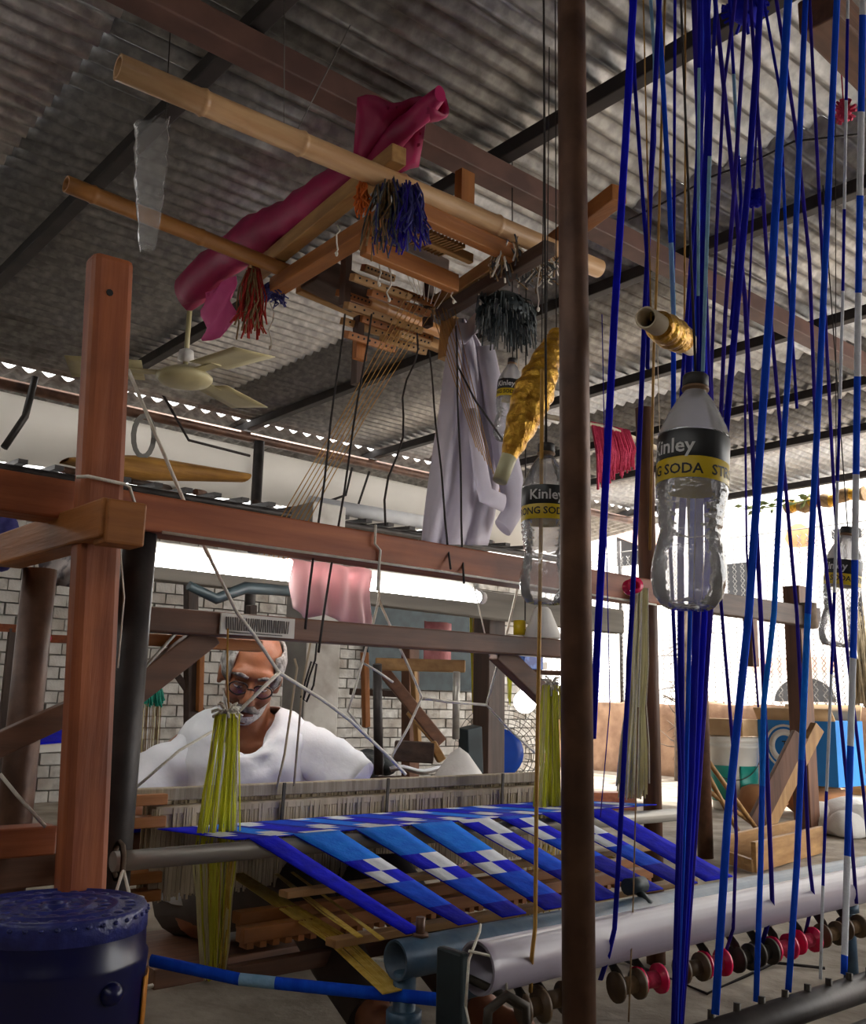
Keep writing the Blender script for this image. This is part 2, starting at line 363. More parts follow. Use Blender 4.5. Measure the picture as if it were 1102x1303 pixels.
# ---- roof: corrugated sheets on purlins
ceil = empty('ceiling', (3, 1.8, ROOF_Z), 'grey corrugated iron roof on dark steel purlins', 'roof', kind='structure')
def corrugated(lx, ly, pitch=0.0757, amp=0.0145, t=0.0012):
    n = int(round(ly / pitch * 6)); m = MB()
    m.grid([[(lx * i, ly * j / n - 0.0, amp * math.cos(2 * PI * (ly * j / n) / pitch)) for j in range(n + 1)] for i in (0, 1)], thick=t)
    return m
sheet_mb = corrugated(1.86, 0.795)
sheet_me = [sheet_mb.mesh('corrugated_sheet', [mm], V((0, 0, 0))) for mm in ('galvanized', 'galvanized_old')]
xs = [-1.02, 0.82, 2.66, 4.50, 5.30]
first = True
for i, x0 in enumerate(xs):
    for j in range(10):
        y0 = -2.2 + j * 0.757
        o = bpy.data.objects.new('corrugated_sheet', sheet_me[0 if (i * 3 + j * 5) % 4 else 1])
        o.location = (x0 - 0.02, y0, ROOF_Z + 0.012 + 0.004 * (i % 2) + 0.003 * (j % 2)); put(o, ceil)
for x in (-0.05, 1.08, 2.00, 3.03, 4.07, 4.98, 5.83, 7.03):
    b = MB(); b.beam((x, -2.2, ROOF_Z - 0.035), (x, 5.62, ROOF_Z - 0.035), 0.05, 0.05)
    obj('purlin', b, 'purlin_paint', ceil, bevel=0.004)
b = MB(); b.beam((-1.2, 2.05, ROOF_Z - 0.105), (7.1, 2.05, ROOF_Z - 0.105), 0.075, 0.075); obj('truss_beam', b, 'truss_paint', ceil, bevel=0.005)
b = MB(); b.beam((-1.2, -1.1, ROOF_Z - 0.105), (7.1, -1.1, ROOF_Z - 0.105), 0.075, 0.075); obj('truss_beam', b, 'truss_paint', ceil, bevel=0.005)
b = MB(); b.tube([(-1.2, 5.45, ROOF_Z - 0.1), (7.1, 5.45, ROOF_Z - 0.1)], 0.035, 10); obj('eave_pipe', b, 'iron_brown', ceil)
# low lean-to roof beyond the eave, its scalloped ends showing under the eave pipe
b = corrugated(9.0, 1.5)
rot = Matrix.Rotation(math.radians(90), 3, 'Z')
lm = corrugated(1.6, 9.0, amp=0.016, pitch=0.11)
lt = MB(); 
for p in lm.v: lt.v.append(V((-1.3 + p.y, 5.44 + p.x, 2.455 - p.x * 0.10 + p.z)))
lt.f, lt.mi, lt.sm = lm.f, lm.mi, lm.sm
obj('lean_to_sheet', lt, 'galvanized_old', ceil)
# ---- unseen walls behind the camera and at the side, added to block sky light
b = MB(); b.box((-1.4, -2.35, 0), (-1.25, 7.2, 2.44)); obj('wall_left', b, 'plaster_dark', kind='structure', label='unseen plaster side wall of the shed, added to block sky light', cat='wall')
b = MB(); b.box((-1.25, -2.35, 0), (4.2, -2.2, 2.44)); obj('wall_front', b, 'plaster_dark', kind='structure', label='unseen plaster wall behind the viewer, added to block sky light', cat='wall')  # length set so cross light enters past its open end
# ---- brick wall at the back
WY = 6.3
wb = empty('wall_back', (3, WY, 0), 'whitewashed brick wall at the back of the shed', 'wall', kind='structure')
b = MB(); b.box((-1.25, WY + 0.02, 0), (6.8, WY + 0.2, 1.84)); obj('mortar_bed', b, 'mortar', wb)
BW, BH = 0.150, 0.076
def brick_mb(w):
    m = MB(); m.box((0, -0.035, 0), (w, 0.02, BH - 0.009)); return m
bm_full = [brick_mb(BW - 0.008).mesh('brick', [mm], V((0, 0, 0))) for mm in ('brick_paint', 'brick_paint_b', 'brick_paint')]
for me in bm_full:
    for v in me.vertices:
        v.co += V((random.uniform(-.003, .003), random.uniform(-.006, .004), random.uniform(-.002, .002)))
def seen(x, z):
    d = V((x, WY, z)) - CAM; dz = d.dot(FW)
    return IW / 2 + FPX * d.dot(RT) / dz, IH / 2 - FPX * d.dot(UP) / dz
count = 0; rest = MB()
for r in range(int(1.84 / BH)):
    for c in range(-8, 45):
        x = c * BW + (BW / 2 if r % 2 else 0); z = r * BH
        px_, py_ = seen(x + BW / 2, z + BH / 2)
        inview = (-5 < px_ < 92 and 640 < py_ < 905) or (165 < px_ < 290 and 735 < py_ < 900)
        dx, dy = random.uniform(-.004, .004), random.uniform(-.008, .006)
        if inview and count < 300:
            o = bpy.data.objects.new('brick', random.choice(bm_full)); o.location = (x + dx, WY + dy, z); put(o, wb); count += 1
        else:
            rest.box((x + dx, WY - 0.035 + dy, z), (x + dx + BW - 0.008, WY + 0.02 + dy, z + BH - 0.009), mi=random.choice((0, 1)))
obj('brickwork', rest, ['brick_paint', 'brick_paint_b'], wb, kind='stuff')
# ---- concrete column
b = MB(); cx0 = at(391, 800, d=4.6)
cw = 0.20
b.box((cx0.x, cx0.y, 0), (cx0.x + cw, cx0.y + 0.20, 1.62))
for k, f in enumerate(b.f): pass
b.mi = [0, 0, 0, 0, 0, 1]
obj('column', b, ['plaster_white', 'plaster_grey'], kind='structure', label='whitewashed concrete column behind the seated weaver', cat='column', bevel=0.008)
# ---- right side: low mud wall, fence posts and chain link
FX = 8.1
b = MB()
nz, ny = 6, 60
b.grid([[(FX + 0.012 * math.sin(i * 2.1 + j * 1.3), -2.3 + 12.5 * j / ny, 0.70 * i / nz + (0.012 * math.sin(j * 1.9) if i == nz else 0)) for j in range(ny + 1)] for i in range(nz + 1)], thick=-0.2)
obj('wall_right', b, 'mud_wall', kind='structure', label='low brown mud wall under the chain-link fence', cat='wall')
fen = empty('chain_link_fence', (FX + 0.1, 3, 0.70), 'galvanised chain-link fence standing on the low mud wall', 'fence')
b = MB(); step = 0.085
k = 0; y = 1.0
while y < 9.4:
    for s_ in (1, -1):
        p = [(FX + 0.1 + 0.004 * s_ * (1 if i % 2 else -1), y + (step / 2 if (i + (s_ > 0)) % 2 else 0) * s_, 0.70 + i * step / 2 * 1.15) for i in range(36)]
    p = [(FX + 0.1 + (0.003 if i % 2 else -0.003), y + (step * 0.5 if i % 2 else 0), 0.70 + i * step * 0.55) for i in range(34)]
    b.tube(p, 0.0048, 3, cap=False); p2 = [(FX + 0.104 - (0.003 if i % 2 else -0.003), y + (0 if i % 2 else step * 0.5) + step * 0.5 - step * 0.5, q[2]) for i, q in enumerate(p)]
    b.tube([(a, yy - 0.0, c) for a, yy, c in p2], 0.0048, 3, cap=False)
    y += step * 0.5 if False else step
obj('wire_mesh', b, 'fence_wire', fen, kind='stuff')
for y in (1.4, 3.9, 6.5, 9.2):
    b = MB(); b.tube([(FX + 0.12, y, 0.4), (FX + 0.12, y, 2.42)], 0.02, 8); obj('fence_post', b, 'iron_dark', fen)
b = MB(); b.tube([(FX + 0.12, 1.0, 2.3), (FX + 0.12, 9.5, 2.3)], 0.006, 6); obj('top_wire', b, 'fence_wire', fen)
# ================================================================== OUTSIDE
hw = empty('outdoor_house', (11.5, 7, 0), 'sunlit white house wall with a dark arched opening beyond the fence', 'house')
b = MB(); b.box((11.5, -2, 0), (11.8, 18, 3.6)); obj('wall', b, 'house_white', hw)
c = at(1022, 893, X=11.44)
b = MB(); n = 14
arc = [(11.46, c.y + 0.40 * math.cos(PI * k / n), c.z - 0.0 + 0.30 * math.sin(PI * k / n)) for k in range(n + 1)]
b.add([(p[0] + dx, p[1], p[2]) for dx in (0, 0.05) for p in arc], [tuple(range(n + 1)), tuple(range(2 * n + 1, n, -1))] + [(k, k + 1, k + n + 2, k + n + 1) for k in range(n)] + [(n, 0, n + 1, 2 * n + 1)])
obj('arched_opening', b, 'dark_gap', hw)
b = MB(); p0 = at(955, 832, X=11.4); p1 = at(1060, 846, X=11.4); b.box((11.38, p1.y, p1.z - 0.08), (11.5, p0.y, p1.z + 0.10)); obj('brick_band', b, 'pink_wall', hw)
for (x0, y0, x1, y1) in ((925, 718, 955, 770), (785, 672, 824, 716)):
    a = at(x0, y0, X=11.45); e = at(x1, y1, X=11.45); b = MB(); b.box((11.44, e.y, e.z), (11.5, a.y, a.z)); obj('window', b, 'dark_gap', hw)
b = MB(); a = at(760, 650, X=11.0); e = at(840, 690, X=11.0)
b.beam(at(740, 655, X=11.2), at(835, 690, X=11.2), 0.1, 0.25); obj('eave_board', b, 'pink_wall', hw)
# clay pots and a bundle hanging on the house wall
b = MB(); c = at(1016, 682, X=11.33); b.lathe(c - V((0, 0, .15)), (0, 0, 1), [(0.001, 0), (.12, .02), (.17, .12), (.13, .24), (.05, .3)], 12); obj('hanging_pot', b, 'terracotta', label='brown clay pot hanging on the white house beyond the fence', cat='pot')
b = MB(); c = at(1077, 679, X=11.42); b.beam(c - V((0, .16, 0)), c + V((0, .16, 0)), .15, .12); obj('meter_box', b, 'dark_gap', label='small dark box fixed to the white house at the frame edge', cat='box', bevel=.02)
# rolled cloth with gold border and green leaves under the far eave
b = MB(); p0 = at(1000, 648, X=7.2); p1 = at(1100, 626, X=7.2)
b.tube([lerp(p0, p1, t / 12) + V((0, 0, .015 * math.sin(t * 1.5))) for t in range(13)] , [.05 + .012 * math.sin(t * 2.2) for t in range(13)], 8, mi=[t % 3 == 1 for t in range(12)])
b.mi = [int(x) for x in b.mi]; obj('rolled_cloth', b, ['brown_yarn', 'gold_yarn'], label='brown and gold cloth roll hung under the far eave', cat='cloth roll')
gp = MB(); p0 = at(945, 648, X=7.15); p1 = at(1040, 634, X=7.15)
for k in range(26):
    c = lerp(p0, p1, random.random()) + V((random.uniform(-.05, .05), 0, random.uniform(-.03, .05))); d = V((random.uniform(-.3, .3), random.uniform(-1, 1), random.uniform(-.5, .3))).normalized() * .08; n_ = d.cross(V((1, .2, .1))).normalized() * .016
    gp.grid([[c, c + n_ * .2], [c + d * .5 - n_, c + d * .5 + n_], [c + d, c + d + n_ * .1]], thick=.001)
gp.tube([p0, lerp(p0, p1, .5) - V((0, 0, .02)), p1], .006, 5, mi=0)
obj('leaf_garland', gp, 'leaf_green', label='dry green leaf garland tied under the far eave', cat='garland')
# dry trunk with twigs against the fence, thatch at the frame edge
tk = empty('dry_trunk', at(870, 1001, X=7.3).to_2d().to_3d(), 'dry twiggy tree trunk standing behind the blue yarn bundle', 'tree')
tb = at(868, 1000, X=7.75); tt = at(873, 775, X=7.75)
b = MB(); b.tube([V((tb.x, tb.y, 0)), lerp(tb, tt, .5) + V((0, .03, 0)), tt], [.07, .06, .05], 9); obj('trunk', b, 'twig', tk)
b = MB()
for k in range(60):
    c = lerp(tb, tt, random.uniform(.2, .95)); d = V((random.uniform(-.2, .1), random.uniform(-.5, .7), random.uniform(-.3, .5))).normalized() * random.uniform(.1, .35)
    b.tube([c, c + d * .5 + V((0, 0, random.uniform(-.04, .04))), c + d], [.007, .005, .002], 4)
obj('twigs', b, 'twig', tk, kind='stuff')
b = MB(); c = at(1100, 830, X=8.25)
for k in range(160):
    p = V((c.x + random.uniform(-.12, .12), c.y + random.uniform(-.22, .10), 0.70 + random.random() * .05)); b.tube([p, p + V((random.uniform(-.05, .05), random.uniform(-.06, .06), random.uniform(.5, .85)))], [.008, .003], 4)
obj('thatch_bundle', b, 'thatch', label='dry brown thatch bundle at the frame edge by the fence', cat='thatch')
# ---- things along the low wall
bk = empty('paint_bucket', at(936, 1030, Z=0), 'white paint bucket with teal label beside the blue carton', 'bucket')
bc = at(936, 1030, Z=0); br = 0.165
b = MB(); b.lathe(bc, (0, 0, 1), [(.001, .0), (br * .86, .0), (br * .88, .02), (br * .93, .13), (br * .97, .30), (br, .40), (br * 1.06, .405), (br * 1.06, .425), (br * 1.0, .43), (br * 1.0, .44), (br * 1.07, .445), (br * 1.07, .475), (br * .98, .48), (br * .98, .40)], 28); obj('body', b, 'bucket_white', bk)
def patch(base, prof, a0, a1, off, n=10):
    rows = []
    for (r, h) in prof: rows.append([base + V((math.cos(a0 + (a1 - a0) * k / n) * (r + off), math.sin(a0 + (a1 - a0) * k / n) * (r + off), h)) for k in range(n + 1)])
    m = MB(); m.grid(rows, thick=-0.002); return m
fa = math.atan2(-bc.y, -bc.x)
for a0, a1 in ((fa - 1.35, fa - .12), (fa + .22, fa + 1.3)):
    obj('teal_label', patch(bc, [(br * .90, .06), (br * .935, .17), (br * .965, .29)], a0, a1, .003), 'bucket_green', bk)
b = MB(); b.tube([bc + V((math.cos(fa + t) * (br + .012), math.sin(fa + t) * (br + .012), .40 - .20 * math.cos(t / 1.6 * PI / 2))) for t in [x * .2 - 1.6 for x in range(17)]], .003, 5); obj('handle', b, 'hook_iron', bk)
b = MB(); q = bc + V((0, 0, .485)); b.box((q.x - .15, q.y - .17, q.z), (q.x + .13, q.y + .17, q.z + .11)); obj('cardboard_carton', b, 'cardboard', label='plain brown cardboard carton resting on the white bucket', cat='carton', bevel=.004)
# pot that lifts the blue carton
cb = at(1038, 1036, Z=0)
pot = MB(); pot.lathe((cb.x, cb.y, 0), (0, 0, 1), [(.001, 0), (.13, .0), (.20, .06), (.22, .12), (.20, .165), (.125, .14), (.15, .19), (.17, .15), (.001, .04)], 26); obj('clay_pot', pot, 'terracotta', label='wide brown clay pot beneath the blue carton', cat='pot')
ct = empty('blue_carton', (cb.x, cb.y, .195), 'bright blue carton with a white ring emblem and open brown flaps', 'carton')
b = MB(); fx = cb.x - .20
b.box((fx, cb.y - .27, .195), (fx + .36, cb.y + .27, .60)); obj('box', b, 'carton_blue', ct)
b = MB(); b.grid([[(fx + .004 - .05 * i, cb.y - .27 + .54 * j, .60 + .075 * i) for j in (0, 1)] for i in (0, 1)], thick=.008); obj('flap', b, 'cardboard', ct)
b = MB(); b.grid([[(fx + .34 + .03 * i, cb.y - .27 + .54 * j, .60 + .10 * i) for j in (0, 1)] for i in (0, 1)], thick=.008); obj('flap', b, 'cardboard', ct)
b = MB(); ec = V((fx - .004, cb.y + .08, .43)); ring = []
for k in range(33):
    t = 2 * PI * k / 32; ring.append([ec + V((0, math.cos(t) * r, math.sin(t) * r)) for r in (.125, .14)])
b.grid(ring, thick=.002); 
ring = []
for k in range(33):
    t = 2 * PI * k / 32; ring.append([ec + V((0, math.cos(t) * r, math.sin(t) * r)) for r in (.07, .11)])
b.grid(ring, thick=.002); obj('ring_emblem', b, 'white_plastic', ct)
vs_, fs_ = text_mesh('TATA', .06)
b = MB(); b.add([V((fx - .008, cb.y + .02 - p.x, .44 + p.y)) for p in vs_], fs_); obj('lettering', b, 'ink_black', ct)
b = MB(); c = at(1008, 1030, Z=0); b.lathe((c.x - .45, c.y - .05, 0), (0, 0, 1), [(.001, 0), (.1, 0), (.16, .07), (.13, .16), (.08, .18), (.001, .17)], 18); obj('clay_bowl', b, 'terracotta', label='small clay bowl on the floor before the blue carton', cat='bowl')
b = MB(); c = at(1085, 1010, Z=0); b.box((c.x - .1, c.y - .12, 0), (c.x + .1, c.y + .12, .13)); b.box((c.x - .13, c.y - .15, .13), (c.x + .13, c.y + .15, .16)); obj('low_stool', b, 'pale_wood_Y', label='low pale wooden stool at the frame edge by the carton', cat='stool', bevel=.004)
# white sack heap
b = MB(); c = at(1085, 1062, Z=0)
for dx, dy, r, h in ((0, 0, .17, .12), (-.09, .12, .12, .10), (.1, -.16, .15, .13), (-.14, -.04, .10, .08)):
    b.ball((c.x + dx, c.y + dy, h * .55), (r, r * 1.1, h), 14, 9)
for v in b.v: v += V((math.sin(v.y * 31) * .012, math.sin(v.x * 27) * .012, math.sin(v.x * 19 + v.y * 23) * .018)); v.z = max(v.z, .004)
obj('white_sack', b, 'sack_white', label='crumpled white cloth sack heaped on the floor at the frame edge', cat='sack')
# long wooden box and leaning planks
b = MB(); a = at(955, 1104, Z=.02); e = at(1040, 1080, Z=.02)
bx = empty('trough_box', (a.x, a.y, 0), 'open orange-brown wooden trough lying by the planks', 'box')
p0 = at(960, 1112, Z=.0); p1 = at(1046, 1086, Z=.0)
b = MB(); b.beam(p0 + V((0, 0, .065)), p1 + V((0, 0, .065)), .022, .12); obj('front_board', b, 'pale_wood_X', bx, bevel=.003)
b = MB(); b.beam(p0 + V((.12, .2, .065)), p1 + V((.12, .2, .065)), .022, .12); obj('back_board', b, 'pale_wood_X', bx, bevel=.003)
b = MB(); b.beam(p0 + V((0, .0, .03)), p0 + V((.12, .2, .03)), .02, .05); obj('end_board', b, 'pale_wood_Y', bx)
pl = at(968, 1062, Z=.03); pu = at(1036, 945, d=5.0)
b = MB(); b.beam(at(972, 1058, d=4.9), at(1040, 925, d=5.2), .04, .075); obj('leaning_plank', b, 'pale_wood_Z', label='wide pale plank leaning against the far wooden post', cat='plank', bevel=.003)
b = MB(); b.beam(at(960, 1052, d=4.8), at(1018, 935, d=4.95), .03, .09); obj('leaning_plank', b, 'brown_wood_Z', label='dark narrow plank leaning in front of the pale one', cat='plank', bevel=.003)
for i, (x0, y0, x1, y1) in enumerate(((895, 960, 965, 1058), (900, 985, 950, 1078), (893, 1000, 958, 1048))):
    b = MB(); b.tube([at(x0, y0, d=4.5), at(x1, y1, d=4.7)], .012, 6)
    obj('bamboo_stick', b, 'pale_wood_Z', label=('upper thin stick', 'lower thin stick', 'middle thin stick')[i] + ' of three slanting from the far iron post', cat='stick')
# far wooden posts and cross beam
def post(name, x, y_bot, y_top, r, m, label, dd=None, square=False, Z0=0.0):
    p = at(x, y_bot, Z=Z0) if dd is None else at(x, y_bot, d=dd)
    t = at(x, y_top, X=p.x); b = MB()
    if square: b.beam((p.x, p.y, 0), (p.x, p.y, t.z), r * 2, r * 2, up=(0, 1, 0))
    else: b.tube([(p.x, p.y, 0), (p.x, p.y, t.z)], r, 12)
    return obj(name, b, m, label=label, cat='post', bevel=.004 if square else 0)
post('iron_post', 898, 1092, 560, .035, 'iron_brown', 'brown iron post behind the blue yarn bundle')
post('wooden_post', 1028, 1062, 745, .05, 'brown_wood_Z', 'wooden post with rounded top carrying the dark cross beam', square=True)
pc = at(1028, 1062, Z=0); za = at(1028, 785, X=pc.x).z
b = MB(); b.beam((at(850, 785, Y=pc.y + .1).x, pc.y - .07, za), (at(1045, 785, Y=pc.y - .1).x, pc.y - .07, za), .06, .11); obj('cross_beam', b, 'dark_wood_X', label='dark timber cross beam fixed to the far wooden post', cat='beam', bevel=.006)
b = MB(); c = V((pc.x - .06, pc.y - .10, za)); b.tube([(c.x - .0, c.y + .0, za - .07), (c.x, c.y, za + .07)], .05, 10); obj('lashing', b, 'twig', label='rope lashing where the far post meets the cross beam', cat='rope')
b = MB(); c = at(955, 800, Y=pc.y - .07); b.beam((c.x, pc.y - .07, za - .30), (c.x, pc.y - .07, za - .05), .06, .05, up=(0, 1, 0)); obj('hanging_block', b, 'brown_wood_Z', label='short brown wooden block hanging below the dark cross beam', cat='block', bevel=.004)
b = MB(); p = at(765, 1010, d=3.2); q = at(800, 1005, d=3.4); q0 = at(746, 1030, Z=.0); q1 = at(806, 1030, Z=.0); b.beam(q0 + V((0, 0, .055)), q1 + V((0, 0, .055)), .12, .11); obj('timber_block', b, 'red_wood_X', label='short reddish timber lying behind the galvanised rod', cat='timber', bevel=.004)
# pinkish hank and flanged spool hung at the right post
# ================================================================== LOOM FRAME
loom = empty('handloom', (1.3, 1.75, 0), 'large wooden handloom with reddish frame at which the old weaver sits', 'handloom')
# left post (leans slightly), with rounded head
pt = at(140, 330, Y=1.55); pb = at(103, 1110, Y=1.55)
bot = lerp(pt, pb, (pt.z) / (pt.z - pb.z))
b = MB(); b.beam(bot, pt, .072, .05, up=(0, 1, 0)); o = obj('post', b, 'red_wood_Z', loom, bevel=.012)
b = MB(); c = at(140, 372, Y=1.523); b.tube([c, c + V((0, .004, 0))], .006, 8); obj('nail_hole', b, 'dark_gap', loom)
# dark iron pole beside it
q = at(152, 1000, Y=1.66); b = MB(); b.tube([(q.x, q.y, 0), (q.x, q.y, at(185, 640, Y=1.66).z)], .030, 14); obj('iron_pole', b, 'iron_dark', loom)
# right post
rp = at(830, 1000, Y=1.66); b = MB(); b.tube([(rp.x, rp.y, 0), (rp.x, rp.y, 1.52)], .026, 10); obj('post', b, 'brown_wood_Z', loom)
# upper cross beam
ub0 = at(0, 634, Y=1.655); b = MB(); b.beam((0.25, 1.655, .987), (2.24, 1.655, .975), .07, .068); obj('upper_beam', b, 'red_wood_X', loom, bevel=.004)
b = MB(); b.tube([(0.74, 1.618, .951), (1.4, 1.617, .9495), (2.2, 1.616, .939)], .003, 5); obj('edge_cord', b, 'cotton_cord', loom)
# lower cross beam with the printed strip
b = MB(); b.beam((.74, 1.83, .810), (2.12, 1.83, .815), .05, .050); lb = obj('lower_beam', b, 'brown_wood_X', loom, bevel=.004)
x0 = at(280, 795, Y=1.802).x; x1 = at(374, 798, Y=1.802).x
b = MB(); b.box((x0, 1.799, .790), (x1, 1.8035, .833)); obj('printed_strip', b, 'paper_white', lb, label='white strip with black bar marks')
b = MB(); n = 30
for i in range(n):
    x = x0 + .012 + (x1 - x0 - .024) * i / n; t = random.uniform(-.0016, .0016)
    b.beam((x - t, 1.7975, .799), (x + t, 1.7975, .826), .0010, .0016, up=(0, 1, 0))
for i in range(34): b.box((x0 + .02 + i * (x1 - x0 - .05) / 34, 1.797, .7935), (x0 + .0222 + i * (x1 - x0 - .05) / 34, 1.7985, .7955))
obj('bar_marks', b, 'ink_black', lb)
b = MB(); b.beam((.74, 1.90, .775), (1.12, 1.90, .775), .03, .025); obj('thin_rail', b, 'orange_wood_X', loom, bevel=.002)
# braces
b = MB(); b.beam(at(150, 895, Y=1.86), at(268, 805, Y=1.86), .03, .055, up=(.5, 0, 1)); obj('brace', b, 'brown_wood_X', loom, bevel=.003)
b = MB(); b.tube([at(182, 852, Y=1.835), at(232, 797, Y=1.835)], .0035, 6); obj('brace_cord', b, 'cotton_cord', loom)
b = MB(); b.beam(at(632, 828, Y=1.86), at(712, 905, Y=1.86), .035, .055, up=(.5, 0, 1)); obj('brace', b, 'brown_wood_X', loom, bevel=.003)
# side beam running back from the left post, and the rear pole that carries it
ya = at(150, 660, Y=1.44); yb = V((ya.x - .005, 1.95, ya.z))
b = MB(); b.beam(ya, yb, .055, .062); obj('side_beam', b, 'orange_wood_Y', loom, bevel=.004)
b = MB(); b.beam(ya + V((.045, .02, -.005)), ya + V((-.02, .02, -.005)), .05, .07); obj('joint_block', b, 'orange_wood_X', loom, bevel=.004)
lp = at(33, 900, Y=1.93); b = MB(); b.tube([(lp.x, lp.y, 0), (lp.x, lp.y, ya.z - .03)], .032, 14); obj('iron_pole', b, 'iron_brown', loom)
# low side rails and diagonal at the left
b = MB(); b.beam(at(-40, 965, Y=1.78), at(95, 903, Y=1.78), .03, .042, up=(.3, 0, 1)); obj('diagonal_rail', b, 'brown_wood_X', loom, bevel=.003)
z1 = at(40, 1071, Y=1.62).z
b = MB(); b.beam((.30, 1.64, z1), (.60, 1.64, z1), .05, .045); obj('low_rail', b, 'red_wood_X', loom, bevel=.003)
b = MB(); b.beam((.30, 1.70, z1 - .055), (.66, 1.70, z1 - .055), .05, .05); obj('low_rail', b, 'brown_wood_X', loom, bevel=.003)
# reed beam (sley) with hanging heddles
SY = 1.95
sl = at(165, 1012, Y=SY); sr = at(735, 990, Y=SY)
b = MB(); b.beam((sl.x - .02, SY, .460), (2.13, SY, .459), .03, .026); obj('sley_cap', b, 'sley_cloth', loom, bevel=.003)
b = MB(); b.beam((sl.x + .05, SY - .004, .428), (2.13, SY - .004, .428), .034, .018); obj('sley_band', b, 'heddle_cotton', loom, bevel=.003)
for z in (.452, .408, .30, .265):
    b = MB(); b.beam((sl.x - .05, SY - .012, z), (sl.x + .07, SY - .012, z), .04, .022); obj('sley_end', b, 'orange_wood_X', loom, bevel=.002)
b = MB(); b.box((sl.x + .05, SY + .012, .262), (2.12, SY + .016, .445)); obj('reed_panel', b, 'sley_cloth', loom)
hd = MB()
X0, X1 = sl.x + .045, 2.12
for lay, yy in enumerate((SY - .018, SY + .010, SY + .03)):
    n = 330
    for i in range(n):
        x = X0 + (X1 - X0) * (i + random.random() * .5) / n; zb = .255 + random.uniform(-.008, .008) if x < 2.2 else .3
        hd.beam((x, yy + random.uniform(-.004, .004), .432 if lay == 0 else .45), (x + random.uniform(-.004, .004), yy, zb), .0040, .0026, up=(0, 1, 0))
obj('heddle_threads', hd, 'heddle_cotton', loom, kind='stuff')
for px_ in (362, 494, 640):
    c = at(px_, 1000, Y=SY - .03); b = MB(); b.beam((c.x, SY - .03, .475), (c.x - .002, SY - .028, .385), .007, .004, up=(0, 1, 0)); obj('leather_tie', b, 'hook_iron', loom)
# galvanised rod the warp passes over
RY = 1.60; rz = .392
b = MB(); b.tube([(.69, RY, rz), (2.24, RY, rz - .012)], .0165, 14); obj('warp_rod', b, 'galvanized_rod', loom)
b = MB(); c = V((.70, RY, rz)); b.tube([c + V((0, .02 * math.cos(t), .03 * math.sin(t))) for t in [k * .7 for k in range(20)]], .005, 5); obj('rope_lashing', b, 'twig', loom)
b = MB(); b.tube([c + V((.0, -.02, -.01)), c + V((.01, -.03, -.05)), c + V((-.01, -.03, -.08))], .003, 5); b.tube([c + V((.0, -.02, -.01)), c + V((-.015, -.03, -.05)), c + V((.02, -.03, -.07))], .003, 5); obj('cord_ends', b, 'cotton_cord', loom)
# ---- lath sticks and comb boards below the warp
for i, (x0, y0, x1, y1, Y, th, m, nm, comb) in enumerate((
        (360, 1138, 640, 1092, 1.52, .012, 'pale_wood_X', 'pale split lath directly under the blue warp bands', 0),
        (300, 1168, 640, 1115, 1.66, .022, 'orange_wood_X', 'rear notched comb board below the warp', 1),
        (305, 1190, 650, 1140, 1.60, .026, 'orange_wood_X', 'middle notched comb board below the warp', 1),
        (420, 1200, 700, 1160, 1.42, .014, 'pale_wood_X', 'long rough lath just behind the blue steel pipe', 0),
        (290, 1240, 470, 1200, 1.75, .030, 'brown_wood_X', 'lowest dark board in the shadow under the loom', 0))):
    a = at(x0, y0, Y=Y); e = at(x1, y1, Y=Y); e = V((min(e.x + .5, 2.2), Y, a.z))
    r_ = empty('lath_board', (a.x, Y, a.z), nm, 'lath')
    b = MB(); b.beam(a, e, .03, th); obj('board', b, m, r_, bevel=.002)
    if comb:
        b = MB(); n = 44
        for k in range(n):
            x = a.x + (e.x - a.x) * (k + .3) / n; b.box((x, Y - .013, a.z - th / 2 - .010), (x + (e.x - a.x) / n * .5, Y + .013, a.z - th / 2 + .002))
        obj('comb_teeth', b, m, r_)
# ================================================================== WARP
def strip_band(name, T, Bm, wt, wb, cols, label, mats, arc=0.0):
    """flat band of warp threads from T to Bm"""
    n = 24; rows = []; b = MB()
    for i in range(n + 1):
        t = i / n; c = lerp(T, Bm, t) + V((0, 0, -arc * 4 * t * (1 - t))); w_ = wt + (wb - wt) * t
        rows.append([c + V((w_ * (j / 4 - .5), 0, 0)) for j in range(5)])
    o = len(b.v); b.grid(rows, thick=.0025)
    nf = n * 4
    for k in range(len(b.f)):
        if k < 2 * nf:
            q = k % nf; i, j = q // 4, q % 4; t = (i + .5) / n
            b.mi[k] = cols(t, j)
    return obj(name, b, mats, label=label, cat='warp band', group='ikat warp bands over the rod')
WM = ['royal_blue', 'azure', 'white_yarn', 'deep_blue', 'bright_blue']
def ik(a1, a2, a3, top=1):
    def f(t, j):
        if t < a1: return top
        if t < a2: return 2 if j >= 2 else 0
        if t < a3: return 2 if j < 2 else 0
        return 4 if t < a3 + .25 else 3
    return f
def plain(c): return lambda t, j: c
bands = [((316, 350), 1076, (500, 520), 1180, plain(0), 'leftmost plain royal blue warp band coming off the galvanised rod'),
         ((372, 430), 1071, (566, 590), 1180, ik(.32, .46, .60), 'blue and white warp band, second from the weaver side post'),
         ((452, 506), 1066, (622, 652), 1158, ik(.34, .48, .62), 'blue and white warp band, third from the weaver side post'),
         ((522, 574), 1060, (676, 712), 1142, ik(.36, .50, .64), 'blue and white warp band in the middle of the rod'),
         ((582, 622), 1056, (742, 770), 1128, ik(.04, .20, .40, 2), 'blue band with white blocks close to the rod, left of the iron pole'),
         ((634, 672), 1052, (800, 826), 1118, ik(.04, .18, .34, 4), 'narrow ikat band passing behind the brown iron pole'),
         ((690, 724), 1048, (845, 870), 1112, ik(.22, .34, .50, 0), 'white and blue warp band showing beyond the iron pole'),
         ((742, 775), 1044, (880, 915), 1112, plain(0), 'rightmost bright blue warp band beyond the iron pole')]
PY, PZ = 1.262, .283
